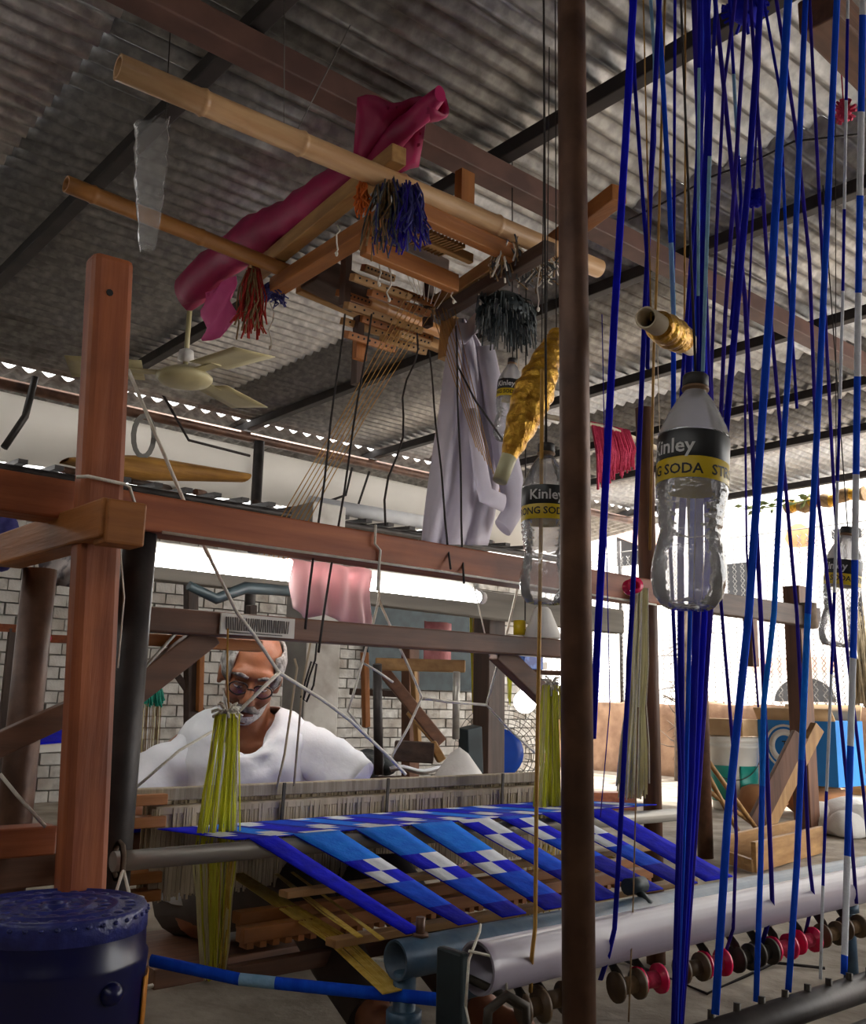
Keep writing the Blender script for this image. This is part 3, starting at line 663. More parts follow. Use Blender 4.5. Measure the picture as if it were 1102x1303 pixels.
for (xa, xb), y, (xc, xd), y2, cf, lab in bands:
    A = at(xa, y, Y=RY); B = at(xb, y, Y=RY); C_ = at(xc, y2, Y=PY + .03); D = at(xd, y2, Y=PY + .03)
    T = V(((A.x + B.x) / 2, RY, rz + .018)); Bt = V(((C_.x + D.x) / 2, 1.258, .2965))
    strip_band('warp_band', T, Bt, (B.x - A.x), (D.x - C_.x) * 1.0, cf, lab, WM)
# warp sheet between rod and reed, woven of bands side by side
ws = MB(); ncol, nrow = 64, 16; xA, xB = T.x, 2.16
xA = at(300, 1076, Y=RY).x
rows = [[(xA + (xB - xA) * j / ncol, RY + (SY - .03 - RY) * i / nrow, rz + .019 + (.395 - rz - .019) * i / nrow) for j in range(ncol + 1)] for i in range(nrow + 1)]
ws.grid(rows, thick=.002)
nf = ncol * nrow
for k in range(2 * nf):
    q = k % nf
    if k >= nf: pass
    i, j = q // ncol, q % ncol; band = j // 4
    mi_ = 3 if j % 4 == 3 else (0, 1, 0, 4, 1, 0, 4)[band % 7]
    ph = (i + 3 * (band % 3)) % 14
    if ph in (3, 4, 5) and j % 4 in (0, 1): mi_ = 2
    if ph in (5, 6, 7) and j % 4 in (1, 2): mi_ = 2
    if i < 2 and band in (2, 4): mi_ = 2
    ws.mi[k] = mi_
obj('warp_sheet', ws, WM, label='blue and white ikat warp sheet stretched from rod to reed', cat='warp')
# woven cloth behind the reed, to the cloth beam by the weaver's lap
cl = MB(); cl.grid([[(xA + (xB - xA) * j / 8, SY + .04 + .10 * i / 4, .395 - .03 * (i / 4) ** 2) for j in range(9)] for i in range(5)], thick=.002); obj('woven_cloth', cl, 'royal_blue', label='finished royal blue cloth between reed and cloth beam', cat='cloth')
b = MB(); b.tube([(.80, SY + .15, .345), (2.2, SY + .15, .345)], .03, 12); obj('cloth_beam', b, 'brown_wood_X', loom)
# lower yellow warp
for i, (x0, y0, xm, ym, x1, y1, w_, lab) in enumerate(((300, 1112, 430, 1196, 500, 1262, .032, 'broad yellow warp band slanting under the blue ones'), (352, 1112, 410, 1158, 458, 1192, .007, 'thin yellow thread group nearest the broad yellow band'), (372, 1110, 440, 1160, 486, 1195, .006, 'thin yellow thread group beside the first blue band'))):
    A = at(x0, y0, Y=1.82); Bm = at(xm, ym, Y=1.50); E_ = at(x1, y1, Y=1.24)
    b = MB(); nt_ = 16 if w_ > .02 else 4
    for k in range(nt_):
        u = (k / (nt_ - 1) - .5) * 2; b.tube([A + V((u * w_ * .5, 0, 0)), Bm + V((u * w_ * .7, 0, random.uniform(-.002, .002))), E_ + V((u * w_ * .6, 0, 0))], .0016, 4)
    obj('yellow_warp', b, 'yellow_yarn', label=lab, cat='warp band', group='yellow warp groups')
for i, (x0, y0, x1, y1, lab) in enumerate(((700, 1075, 690, 1150, 'yellow thread curtain just left of the iron pole below the warp'), (775, 1085, 815, 1110, 'yellow thread group under the warp right of the iron pole'))):
    b = MB()
    A = at(x0, y0, Y=1.72); E_ = at(x1, y1, Y=1.66)
    for k in range(34):
        dx = random.uniform(-.10, .10); b.tube([A + V((dx, random.uniform(-.02, .02), 0)), E_ + V((dx + random.uniform(-.02, .02), 0, random.uniform(-.03, .02)))], .0016, 4)
    obj('yellow_threads', b, 'yellow_yarn', label=lab, cat='threads')
# ================================================================== PIPES, BRACKETS AND SPOOLS
GY, GZ = 1.095, .283
gp0 = at(607, 1232, d=1.40); gdir = V((1, -.012, 0))
b = MB(); L_ = 2.0
GA = V((gp0.x, gp0.y, gp0.z)); GB = GA + V((L_, -.01, .0))
prof = [(.0375, 0), (.0375, .012), (.037, .013), (.037, L_), (.033, L_), (.033, .0), (.0375, .0)]
b.lathe(GA, GB - GA, prof, 28); obj('plastic_pipe', b, 'pvc_grey', label='long pale grey plastic pipe across the front of the loom', cat='pipe')
BA = at(503, 1222, d=1.50); BB = BA + V((L_ + .1, -.01, 0))
bp_ = empty('steel_pipe', BA, 'blue-grey painted steel pipe lying behind the plastic pipe', 'pipe')
b = MB(); b.lathe(BA, BB - BA, [(.030, 0), (.030, L_), (.026, L_), (.026, 0), (.030, 0)], 24); obj('tube', b, 'blue_steel', bp_)
b = MB(); b.tube([BA + V((.05, 0, .028)), BA + V((.05, 0, .058))], .0075, 8); b.tube([BA + V((.05, 0, .028)), BA + V((.05, 0, .034))], .014, 6); obj('bolt', b, 'iron_brown', bp_)
for dx in (.02, 1.45):
    b = MB(); c = BA + V((dx, 0, -.02)); b.tube([(c.x, c.y, 0), c], .018, 10); b.tube([(c.x, c.y, c.z - .075), (c.x, c.y, c.z - .055)], .028, 10); obj('stand', b, 'blue_steel', bp_)
for dx in (.62,):
    b = MB(); c = BA + V((dx, -.02, .02)); b.tube([c + V((0, 0, -.05)), c + V((.0, .0, .0)), c + V((0, .03, .02))], .012, 8, flat=.5); b.tube([c + V((-.03, .03, .028)), c + V((.02, .03, .028))], .016, 12); obj('clamp', b, 'plate_green', bp_)
# flat bracket plate that holds the plastic pipe
br_ = empty('bracket_post', V((GA.x - .05, GA.y + .0, 0)), 'dark green steel bracket post at the open end of the plastic pipe', 'bracket')
b = MB(); b.beam((GA.x - .035, GA.y + .015, 0), (GA.x - .035, GA.y + .015, GA.z + .028), .055, .016, up=(1, 0, 0)); obj('plate', b, 'plate_green', br_, bevel=.004)
b = MB(); b.tube([(GA.x - .03, GA.y + .0, GA.z - .005), (GA.x + .02, GA.y - .02, GA.z - .03), (GA.x + .045, GA.y - .055, GA.z - .05)], .006, 6); obj('hook_arm', b, 'hook_iron', br_)
b = MB(); c = V((GA.x - .035, GA.y - .02, GA.z + .02)); b.tube([c + V((-.005, 0, -.06)), c, c + V((.04, .02, .03)), c + V((.07, .05, .03))], .0022, 5); b.tube([c + V((.0, 0, .012)), c + V((.06, -.01, -.005)), c + V((.065, -.012, -.05))], .0022, 5); b.tube([c + V((-.005, 0, -.06)), c + V((.01, 0, -.11))], .0018, 5); obj('white_cord', b, 'cotton_cord', br_)
b = MB(); c = at(645, 1278, d=1.33); b.tube([c + V((-.03, .01, -.05)), c + V((-.028, .008, -.005)), c + V((0, 0, .012)), c + V((.03, -.008, -.005)), c + V((.03, -.01, -.05))], .007, 6); obj('clip', b, 'hook_iron', br_)
# hooks with spools hanging under the plastic pipe
def spool(c, m1, m2, label, half=.026, rf=.022):
    ax = V((1, -.25, .03)).normalized(); b = MB()
    b.lathe(V(c) - ax * half, ax, [(.001, 0), (rf, 0), (rf, .006), (.011, .008), (.011, half * 2 - .008), (rf, half * 2 - .006), (rf, half * 2), (.001, half * 2)], 18)
    r_ = empty('thread_spool', V(c) - V((0, 0, rf)), label, 'spool', 'spools under the plastic pipe')
    obj('spool_body', b, m1, r_)
    b = MB(); b.tube([V(c) - ax * (half - .010), V(c) + ax * (half - .010)], .0135, 12); obj('wound_thread', b, m2, r_)
sp = [(678, 1282, 'spool_brown', 'spool_brown', 'dark disc spool left of the brown iron pole'), (702, 1272, 'spool_brown', 'spool_brown', 'brown spool half hidden by the iron pole'),
      (798, 1254, 'spool_brown', 'brown_yarn', 'brown spool just right of the iron pole'), (826, 1247, 'spool_pink', 'pink_yarn', 'first bright pink spool from the iron pole'),
      (880, 1232, 'spool_brown', 'spool_brown', 'brown spool between the first and second pink spools'), (908, 1226, 'spool_pink', 'pink_yarn', 'second bright pink spool, beside the thick blue band'),
      (946, 1219, 'hook_iron', 'hook_iron', 'black round weight hanging under the plastic pipe'), (972, 1212, 'hook_iron', 'hook_iron', 'dark spool next to the black round weight'),
      (994, 1206, 'spool_pink', 'pink_yarn', 'third pink spool, near the right end of the row'), (1025, 1197, 'spool_pink', 'pink_yarn', 'last pink spool, rightmost of the row'),
      (1056, 1189, 'spool_brown', 'brown_yarn', 'brown spool near the frame edge'), (1084, 1180, 'spool_brown', 'brown_yarn', 'brown spool at the frame edge')]
for k, (x, y, m1, m2, lab) in enumerate(sp):
    c = at(x, y, Y=GY - .02); spool(c, m1, m2, lab, half=.020 if 'disc' in lab or 'weight' in lab else .025, rf=.024)
    hk = MB(); h0 = V((c.x - .012, GY - .01, GZ - .034)); hk.tube([h0 + V((0, .02, 0)), lerp(h0, c, .5) + V((-.012, 0, 0)), c + V((-.012, 0, .006))], [.008, .011, .008], 8, flat=.35)
    obj('iron_hook', hk, 'hook_iron', label='iron strap holding the ' + lab.split(',')[0].replace('hanging under the plastic pipe', 'under the pipe'), cat='hook', group='straps of the spool row')
# low dark rail nearest the viewer
ra = at(905, 1315, Z=.16); rb = at(1130, 1250, Z=.16)
rl = empty('dark_rail', ra, 'dark iron rail nearest the viewer with low pegs', 'rail')
b = MB(); b.tube([ra - V((.3, -.0, 0)), rb + V((.3, 0, 0))], .024, 14); obj('tube', b, 'iron_dark', rl)
b = MB(); b.tube([ra + V((-.3, -.05, -.05)), rb + V((.3, -.05, -.05))], .022, 14); obj('tube', b, 'iron_dark', rl)
for k in range(9):
    c = lerp(ra, rb, k / 8) + V((0, 0, .0)); b = MB(); b.tube([c + V((0, 0, .01)), c + V((.003, -.0, .034))], .006, 6); obj('peg', b, 'hook_iron', rl)
for k in (0, 1):
    c = lerp(ra, rb, k * .9 + .05); b = MB(); b.tube([(c.x, c.y, 0), c], .016, 8); obj('foot', b, 'iron_dark', rl)
# ================================================================== FOREGROUND POLE
b = MB(); p = at(737, 1303, d=1.25); b.tube([(p.x, p.y, 0), (p.x, p.y, 2.42)], .0222, 24); obj('iron_pole', b, 'iron_brown', label='tall brown iron pole standing closest to the viewer', cat='pole')
# ================================================================== BLUE DRUM
dc = at(70, 1154, Z=.365); dr = .128
dm = empty('blue_drum', V((dc.x, dc.y, 0)), 'dark blue plastic drum with patterned lid and orange label', 'drum')
D0 = V((dc.x, dc.y, .05))
b = MB(); b.lathe(D0, (0, 0, 1), [(.001, -.05), (dr * .95, -.05), (dr * 1.0, -.04), (dr * 1.015, .10), (dr * 1.02, .235), (dr * 1.03, .248), (dr * 1.03, .254), (dr * 1.0, .260), (dr * .99, .29)], 56); obj('body', b, 'blue_drum', dm)
b = MB(); b.lathe(D0, (0, 0, 1), [(dr * .985, .286), (dr * 1.0, .288), (dr * .995, .304), (dr * .985, .314), (dr * .97, .318), (dr * .93, .319), (dr * .92, .3155), (dr * .70, .3155), (dr * .69, .3185), (dr * .64, .3185), (dr * .63, .3155), (dr * .40, .3155), (dr * .39, .3185), (dr * .34, .3185), (dr * .33, .3155), (dr * .14, .3155), (dr * .13, .321), (dr * .10, .321), (dr * .09, .310), (.001, .310)], 56)
obj('lid', b, 'blue_drum_lid', dm)
b = MB()
for k in range(40):
    t = 2 * PI * k / 40; c = D0 + V((math.cos(t) * dr * .99, math.sin(t) * dr * .995, .310)); b.ball(c, (.004, .004, .003), 6, 4)
obj('lid_lugs', b, 'blue_drum_lid', dm)
b = MB()
for rr, nn, sz in ((.80, 26, .008), (.52, 16, .010), (.24, 8, .010)):
    for k in range(nn):
        t = 2 * PI * k / nn; c = D0 + V((math.cos(t) * dr * rr, math.sin(t) * dr * rr, .3155)); b.ball(c, (sz, sz, .0025), 8, 4)
obj('lid_pattern', b, 'blue_drum_lid', dm)
aim = math.atan2(-dc.y, -dc.x)
t = aim + .66; b = MB(); c = D0 + V((math.cos(t) * dr * 1.01, math.sin(t) * dr * 1.01, .222)); b.ball(c, (.017, .017, .015), 12, 8); obj('side_knob', b, 'blue_drum', dm)
obj('orange_label', patch(D0, [(dr * 1.005, .13), (dr * 1.015, .18), (dr * 1.02, .225)], aim + 1.22, aim + 1.62, .002), 'orange_label', dm)
b = MB(); c = at(165, 1142, Y=1.74); b.lathe(c - V((0, 0, .05)), (0, 0, 1), [(.02, 0), (.026, .05), (.0235, .05), (.018, .004), (.001, .004)], 20); obj('white_cup', b, 'white_plastic', label='small white cup standing behind the blue drum', cat='cup')
# blue yarn rope lying low from drum to steel stand
b = MB(); A = at(192, 1222, Y=1.62); B1 = at(305, 1246, Y=1.48); C1 = at(420, 1258, Y=1.36); E1 = at(560, 1272, d=1.46); E2 = E1 + V((.5, -.03, .02)); E3 = E1 + V((1.4, -.06, .03))
b.tube([A, lerp(A, B1, .8), B1, lerp(B1, C1, .35), lerp(B1, C1, .4), C1, E1, E2, E3], .010, 8, flat=.6, ref=(0, 0, 1), mi=[0, 0, 1, 1, 0, 0, 2, 0])
obj('blue_rope', b, ['bright_blue', 'pale_blue', 'blue_steel'], label='low blue yarn rope running from the drum to the steel stand', cat='yarn rope')
b = MB(); b.tube([at(180, 1258, Z=.01), at(330, 1215, Z=.02), at(500, 1222, Z=.02), at(590, 1180, Z=.02)], .005, 5); obj('pale_string', b, 'cotton_cord', label='thin pale cord lying on the floor below the warp', cat='cord')
b = MB(); b.tube([at(740, 1200, Z=.005), at(900, 1265, Z=.004), at(985, 1225, Z=.004), at(1050, 1232, Z=.004)], .004, 5); obj('floor_wire', b, 'black_cord', label='thin black wire lying on the floor behind the spools', cat='wire')
# ================================================================== JACQUARD MACHINE OVERHEAD
JZ = 2.0
def bamboo(x0, y0, x1, y1, r, m, nodes, label, Z=JZ):
    A = at(x0, y0, Z=Z); B = at(x1, y1, Z=Z); B.y = A.y + (B.y - A.y) * 1.0
    Ln = (B - A).length; rt = empty('bamboo_pole', A, label, 'pole', 'bamboo poles over the loom')
    prof = [(r * .72, .03), (r * .72, 0), (r, 0)]
    last = 0
    for t in nodes:
        prof += [(r, t * Ln - .012), (r * 1.05, t * Ln - .006), (r * 1.12, t * Ln), (r * 1.0, t * Ln + .006), (r * .985, t * Ln + .012)]
    prof += [(r * .97, Ln), (.001, Ln)]
    b = MB(); b.lathe(A, B - A, prof, 20); obj('cane', b, m, rt)
    b = MB(); b.lathe(A, B - A, [(r * .73, .028), (.001, .028)], 20); obj('hollow_end', b, 'dark_gap', rt)
    return A, B
bA, bB = bamboo(150, 85, 762, 342, .0295, 'bamboo', (.13, .30, .50, .72, .9), 'thick pale bamboo pole hung above the loom')
cA, cB = bamboo(84, 234, 585, 432, .0235, 'bamboo_dark', (.05, .27, .5, .75), 'thinner brown bamboo pole parallel behind the thick one')
jq = empty('jacquard_machine', (1.9, 2.2, 1.7), 'wooden jacquard frame of rails and punched laths hung from the roof', 'jacquard')
def jbeam(nm, x0, y0, x1, y1, w_, h_, m, Z=JZ, parent=jq):
    b = MB(); b.beam(at(x0, y0, Z=Z), at(x1, y1, Z=Z), w_, h_); return obj(nm, b, m, parent, bevel=.003)
jbeam('cross_beam', 322, 350, 508, 196, .045, .05, 'pale_wood_Y', JZ + .045)
jbeam('cross_beam', 352, 365, 500, 272, .055, .045, 'orange_wood_Y', JZ - .04)
jbeam('cross_beam', 548, 392, 650, 322, .035, .045, 'pale_wood_Y', JZ - .04)
jbeam('cross_beam', 560, 400, 700, 315, .04, .04, 'dark_wood_Y', JZ - .09)
jbeam('cross_beam', 690, 322, 788, 246, .05, .05, 'orange_wood_Y', JZ + .06)
jbeam('long_rail', 530, 268, 655, 325, .03, .05, 'orange_wood_X', JZ - .055)
jbeam('long_rail', 462, 312, 580, 362, .03, .055, 'orange_wood_X', JZ - .10)
jbeam('long_rail', 380, 365, 560, 442, .03, .04, 'pale_wood_X', JZ - .02)
jbeam('long_rail', 505, 288, 600, 330, .02, .03, 'pale_wood_X', JZ - .03)
a = at(500, 300, Z=JZ - .02); e = at(575, 322, Z=JZ - .02)
for k in range(14):
    c = lerp(at(515, 292, Z=JZ - .03), at(575, 318, Z=JZ - .03), k / 13); b = MB(); b.beam(c + V((-.01, .05, 0)), c + V((.01, -.045, 0)), .007, .012); obj('slat', b, 'pale_wood_Y', jq)
b = MB(); c = at(583, 240, Z=JZ + .1); b.beam(c, c + V((.05, 0, 0)), .03, .12); obj('hanger_block', b, 'orange_wood_Z', jq)
b = MB(); c = at(572, 440, Z=1.86); b.beam(c - V((0, 0, .05)), c + V((.01, 0, .10)), .05, .06); obj('guide_block', b, 'pale_wood_Z', jq)
# punched laths stepping down
laths = [(448, 352, 520, 384), (470, 372, 545, 402), (440, 388, 535, 424), (458, 405, 530, 428), (436, 408, 505, 440), (492, 412, 548, 434), (505, 424, 545, 446), (440, 425, 500, 450), (486, 430, 540, 455), (500, 368, 552, 388), (462, 340, 500, 356), (430, 372, 470, 390)]
for k, (x0, y0, x1, y1) in enumerate(laths):
    Zk = 1.86 - .02 * (k % 5); yk = 2.18 + .035 * (k % 6)
    A = at(x0, y0, Y=yk); E = at(x1, y0 + (x1 - x0) * .42, Y=yk); E.z = A.z; 
    b = MB(); b.beam(A, E, .03, .022, up=(0, -.35, 1)); lo = obj('punched_lath', b, 'orange_wood_X' if k % 2 else 'pale_wood_X', jq, bevel=.002)
    b = MB(); n = 8
    for j in range(n):
        c = lerp(A, E, (j + .7) / (n + .5)) + V((0, -.0165, -.004)); b.tube([c, c + V((0, .003, 0))], .0032, 6)
    obj('holes', b, 'dark_gap', lo)
for (x, y) in ((440, 350), (545, 380), (455, 450)):
    b = MB(); c = at(x, y, Y=2.3); b.beam(c - V((0, 0, .10)), c + V((0, 0, .12)), .022, .03, up=(0, 1, 0)); obj('upright', b, 'dark_wood_Z', jq)
b = MB(); c = at(458, 446, Y=2.25); b.beam(c - V((0, 0, .03)), c + V((0, 0, .03)), .04, .02, up=(0, 1, 0)); obj('tie_block', b, 'orange_wood_Z', jq)
b = MB(); b.beam(at(395, 345, Y=2.45), at(460, 378, Y=2.45), .10, .09); obj('core_box', b, 'dark_wood_X', jq, bevel=.006)
b = MB(); b.beam(at(470, 300, Y=2.35), at(560, 345, Y=2.35), .10, .05); obj('core_box', b, 'dark_wood_X', jq, bevel=.006)
# hanging wires of the poles
for i, (x0, y0, x1, y1, lab) in enumerate(((362, 0, 362, 152, 'straight thin wire holding up the thick bamboo pole'), (455, 15, 378, 158, 'slanting thin wire holding up the thick bamboo pole'))):
    p = at(x1, y1, Y=bA.y); q = at(x0, y0, Y=bA.y); q = p + (q - p) * ((ROOF_Z - .03 - p.z) / (q.z - p.z)); b = MB(); b.tube([p - V((0, 0, .02)), q], .0016, 4); obj('hanging_wire', b, 'fence_wire', label=lab, cat='wire')
# ---- magenta cloth roll
A = at(238, 372, Z=JZ + .12); m1 = at(300, 320, Z=JZ + .12); m2 = at(430, 220, Z=JZ + .14); E = at(560, 128, Z=JZ + .16)
mc = empty('cloth_roll', m1, 'magenta cloth roll laid across the bamboo poles', 'cloth')
b = MB(); pts = []; rr = []
for i in range(25):
    t = i / 24; p = lerp(A, E, t) + V((0, 0, .02 * math.sin(t * 7))); pts.append(p); rr.append(.062 + .012 * math.sin(t * 5 + .5) + .006 * math.sin(t * 23) * 1.0); rr[-1] *= 1 - .5 * max(0, (t - .7) / .3)
b.tube(pts, rr, 16, flat=.75, ref=(0, 0, 1))
for v in b.v: v += V((0, 0, .008 * math.sin(v.x * 60 + v.y * 40)))
obj('roll', b, 'magenta_cloth', mc)
b = MB(); c = at(556, 135, Z=JZ + .17); d = (E - A).normalized()
b.lathe(c - d * .05, d, [(.022, 0), (.032, .02), (.034, .05), (.03, .065), (.018, .055), (.022, .04), (.001, .03)], 14, mod=lambda t, i: 1 + .12 * math.sin(3 * t + i)); obj('twisted_end', b, 'magenta_cloth', mc)
b = MB(); p0 = at(452, 160, Z=JZ + .17); 
b.grid([[lerp(at(455, 125, Z=JZ + .2), at(448, 215, Z=JZ + .1), j / 6) + (at(545, 128, Z=JZ + .2) - at(455, 125, Z=JZ + .2)) * (i / 8) + V((0, 0, .012 * math.sin(i * 1.1 + j * .9))) for j in range(7)] for i in range(9)], thick=.003); obj('loose_fold', b, 'magenta_cloth', mc)
b = MB(); q0 = at(262, 372, Z=JZ + .06); q1 = at(300, 352, Z=JZ + .06)
b.grid([[lerp(q0, q1, j / 6) + V((0, 0, -.20 * (i / 8) * (1 - .25 * abs(j / 6 - .4)))) + V((.01 * math.sin(i * 1.3 + j), .015 * math.sin(j * 2 + i * .7), 0)) for j in range(7)] for i in range(9)], thick=.003); obj('hanging_end', b, 'magenta_pale', mc, label='paler pink end hanging down')
# ---- yarn tassels on the frame
def tassel(c, length, width, n, m, label, r=.0022, cat='yarn', top=None, wob=.012, name='yarn_tassel', droop=0.0):
    b = MB()
    for k in range(n):
        a = random.random() * 2 * PI; q = math.sqrt(random.random()) * width
        s0 = V(c) + V((math.cos(a) * q * .5, math.sin(a) * q * .5, random.uniform(-.01, .015)))
        l = length * random.uniform(.6, 1.05); pts = [s0]
        for i in range(1, 5): pts.append(s0 + V((math.cos(a) * q * i / 5 + random.uniform(-wob, wob), math.sin(a) * q * i / 5 + random.uniform(-wob, wob), -l * i / 4)))
        b.tube(pts, r, 4, mi=random.randrange(len(m)) if isinstance(m, list) else 0)
    return obj(name, b, m, label=label, cat=cat)
tassel(at(322, 345, Z=JZ - .03), .22, .04, 60, ['red_yarn', 'red_yarn', 'brown_yarn'], 'red yarn tassel at the end of the brown bamboo pole', r=.003)
tassel(at(463, 232, Z=JZ - .02), .10, .02, 26, 'orange_yarn', 'orange yarn tie on the pale cross beam', r=.003)
tassel(at(494, 228, Z=JZ), .20, .05, 70, ['grey_yarn', 'brown_yarn', 'navy_yarn'], 'grey brown yarn hank beside the blue hank on the thick bamboo', r=.0026)
tassel(at(522, 240, Z=JZ - .03), .17, .045, 80, ['navy_yarn', 'navy_yarn', 'violet_blue'], 'bluish violet yarn hank hanging from the thick bamboo', r=.003)
tassel(at(348, 365, Z=JZ - .03), .05, .05, 40, 'navy_yarn', 'dark violet yarn tuft beside the red tassel', r=.003)
tassel(at(648, 292, Z=JZ + .02), .16, .05, 40, ['brown_yarn', 'grey_yarn', 'cotton_cord'], 'brown cord wrapping near the far end of the thick bamboo', r=.003)
tassel(at(683, 318, Z=JZ), .12, .05, 46, ['grey_yarn', 'brown_yarn', 'cotton_cord'], 'tangled grey cord at the end of the jacquard frame', r=.0025, wob=.03)
b = MB(); c = at(645, 395, Z=JZ - .13)
for k in range(420):
    a = random.random() * 2 * PI; ph = random.uniform(-.2, 1.2); d = V((math.cos(a) * math.cos(ph), math.sin(a) * math.cos(ph) * .6, -abs(math.sin(ph)) * .8)); s0 = c + V((d.x * .07, d.y * .05, random.uniform(-.04, .05)))
    b.tube([s0, s0 + d * .04 + V((random.uniform(-.02, .02),) * 3), s0 + d * .05 + V((0, 0, -random.uniform(.02, .07)))], .0026, 3, mi=random.randrange(2))
b.ball(c, (.085, .06, .06), 14, 9, mi=1)
obj('yarn_clump', b, ['grey_yarn', 'plate_green'], label='shaggy dark grey yarn clump hanging under the bamboo end', cat='yarn')
for i, (x, y, l, lab) in enumerate(((430, 285, .09, 'short white cord end under the pale cross beam'), (484, 322, .10, 'knotted white cord end hanging before the jacquard'), (497, 330, .13, 'longest white cord end before the jacquard'), (578, 345, .10, 'white cord end by the orange rail'), (612, 355, .08, 'white cord end below the bamboo lashing'), (347, 385, .16, 'frayed white cord below the red tassel'), (685, 325, .17, 'white cord end above the shaggy yarn clump'))):
    c = at(x, y, Z=JZ - .06); b = MB(); b.tube([c + V((.008 * math.sin(k * 2.1 + i), .006 * math.cos(k * 1.7), -l * k / 5)) for k in range(6)], .0024, 4); b.ball(c - V((0, 0, l * .98)), (.005, .005, .008), 6, 4); obj('cord_end', b, 'cotton_cord', label=lab, cat='cord')
# ---- clear plastic bag
b = MB(); t0 = at(172, 156, Z=JZ + .06); t1 = at(215, 152, Z=JZ + .06); lo = at(188, 318, Y=t0.y)
hgt = t0.z - lo.z; rows = []
for i in range(15):
    t = i / 14; wd = 1 - .55 * t ** 2; row = []
    for j in range(17):
        a = 2 * PI * j / 16; c = lerp(lerp(t0, t1, .5), lo, t); ww = (t1 - t0).length * .5 * wd
        row.append(c + (t1 - t0).normalized() * (math.cos(a) * ww * (1 + .1 * math.sin(i * 2 + j))) + V((0, 1, 0)) * (math.sin(a) * .018 * (1 - .6 * t)) + V((0, 0, .006 * math.sin(j * 2.2 + i))))
    rows.append(row)
b.grid(rows); obj('plastic_bag', b, 'bag_film', label='clear empty plastic bag hanging from a roof purlin', cat='bag')
b = MB(); b.tube([lerp(t0, t1, .9), lerp(t0, t1, .9) + V((.0, .02, .30))], .0016, 4); obj('bag_string', b, 'black_cord', label='thin string the plastic bag hangs from', cat='string')
# ---- harness cords
def cord(pts, r, m, label, cat='cord', n=5, grp=None, name='thin_rope', par=None):
    b = MB(); b.tube(pts, r, n)
    if par: return obj(name, b, m, par)
    return obj(name, b, m, label=label, cat=cat, group=grp)
blk = [((439, 400), (388, 800), 'leftmost black harness cord before the pink cloth'), ((473, 400), (405, 830), 'second black harness cord crossing the pink cloth'),
       ((531, 425), (488, 668), 'wavy black cord before the eave pipe'), ((546, 447), (573, 724), 'black cord running in front of the hanging shirt'),
       ((580, 415), (590, 742), 'straight black cord down the middle of the shirt')]
for (x0, y0), (x1, y1), lab in blk:
    A = at(x0, y0, Y=1.95); E = at(x1, y1, Y=1.60); wv = .012 if 'wavy' in lab else .002
    cord([lerp(A, E, k / 10) + V((wv * math.sin(k * 1.3), 0, 0)) for k in range(11)], .0027, 'black_cord', lab)
cord([at(582, 465, Y=1.95), at(605, 510, Y=1.9), at(640, 560, Y=1.85)], .003, 'black_cord', 'slanting black cord over the shirt shoulder')
for k in range(7):
    A = at(520 + k * 5, 372 + k * 4, Y=2.15); B_ = at(440 + k * 4, 520 + k * 2, Y=1.95); E = at(330 + k * 6, 705 + k, Y=1.74)
    cord([A, lerp(A, B_, .5), B_, E], .0016, 'gold_cord', 'golden harness thread slanting down to the upper beam', n=4, name='harness_thread', par=jq)
for k in range(7):
    A = at(548 + k * 5, 392 + (k % 3) * 2, Y=2.15); E = at(590 + k * 4, 520 + k * 4, Y=1.98)
    cord([A, E, E + (E - A) * .35], .0016, 'gold_cord', 'golden harness thread slanting across the hanging shirt', n=4, name='harness_thread', par=jq)
for k in range(8):
    A = at(505 + k * 11, 320 + k * 5, Y=2.1); E = at(528 + k * 4, 372 + k * 3, Y=2.15)
    cord([A, E], .0013, 'cotton_cord', 'pale neck cord between orange rail and guide block', n=4, name='neck_cord', par=jq)
for i, x in enumerate((693, 699)):
    cord([at(x, 60, Y=1.25), at(x - 2, 300, Y=1.25), at(x - 6, 640, Y=1.25)], .0012, 'black_cord', ('thin black cord', 'second thin black cord')[i] + ' hanging close beside the brown iron pole')
cord([at(690, 470, Y=1.0), at(688, 700, Y=1.0), at(683, 1000, Y=1.02), at(681, 1180, Y=1.05), at(677, 1215, Y=1.05), at(675, 1262, Y=1.08)], .0032, 'gold_cord', 'golden cord hanging past the bottle down to the plastic pipe', n=6)
# ================================================================== HANGING SHIRT, SPINDLE, PINK HANK
S = 2.25
sc = at(598, 560, Y=S); sh = empty('hanging_shirt', at(590, 690, Y=S), 'pale lavender shirt hanging from the jacquard frame', 'shirt')
def spx(x, y, off=0.0): return at(x, y, Y=S + off)
left = [(585, 405), (572, 430), (566, 470), (560, 520), (552, 570), (545, 620), (540, 660), (537, 692)]
right = [(592, 405), (612, 440), (622, 480), (630, 530), (635, 580), (634, 620), (628, 660), (620, 694)]
b = MB(); rows = []; NN = 20
for i in range(len(left) * 3 - 2):
    t = i / 3; i0 = min(int(t), len(left) - 2); fr = t - i0
    l_ = lerp(V((*left[i0], 0)), V((*left[i0 + 1], 0)), fr); r_ = lerp(V((*right[i0], 0)), V((*right[i0 + 1], 0)), fr); row = []
    for j in range(NN * 2):
        a = 2 * PI * j / (NN * 2); u = .5 - .5 * math.cos(a); x = l_.x + (r_.x - l_.x) * u; y = l_.y + (r_.y - l_.y) * u
        fold = .022 * math.sin(u * 17 + i * .12) * min(1, i / 5) + .010 * math.sin(u * 31 + i * .3)
        row.append(spx(x, y, math.sin(a) * (.045 + .03 * min(1, i / 12)) + fold))
    row.append(row[0]); rows.append(row)
b.grid(rows, thick=-.003); obj('body', b, 'shirt_lavender', sh)
b = MB()
slp = [(616, 440), (630, 500), (640, 560), (648, 610), (652, 650), (640, 672)]
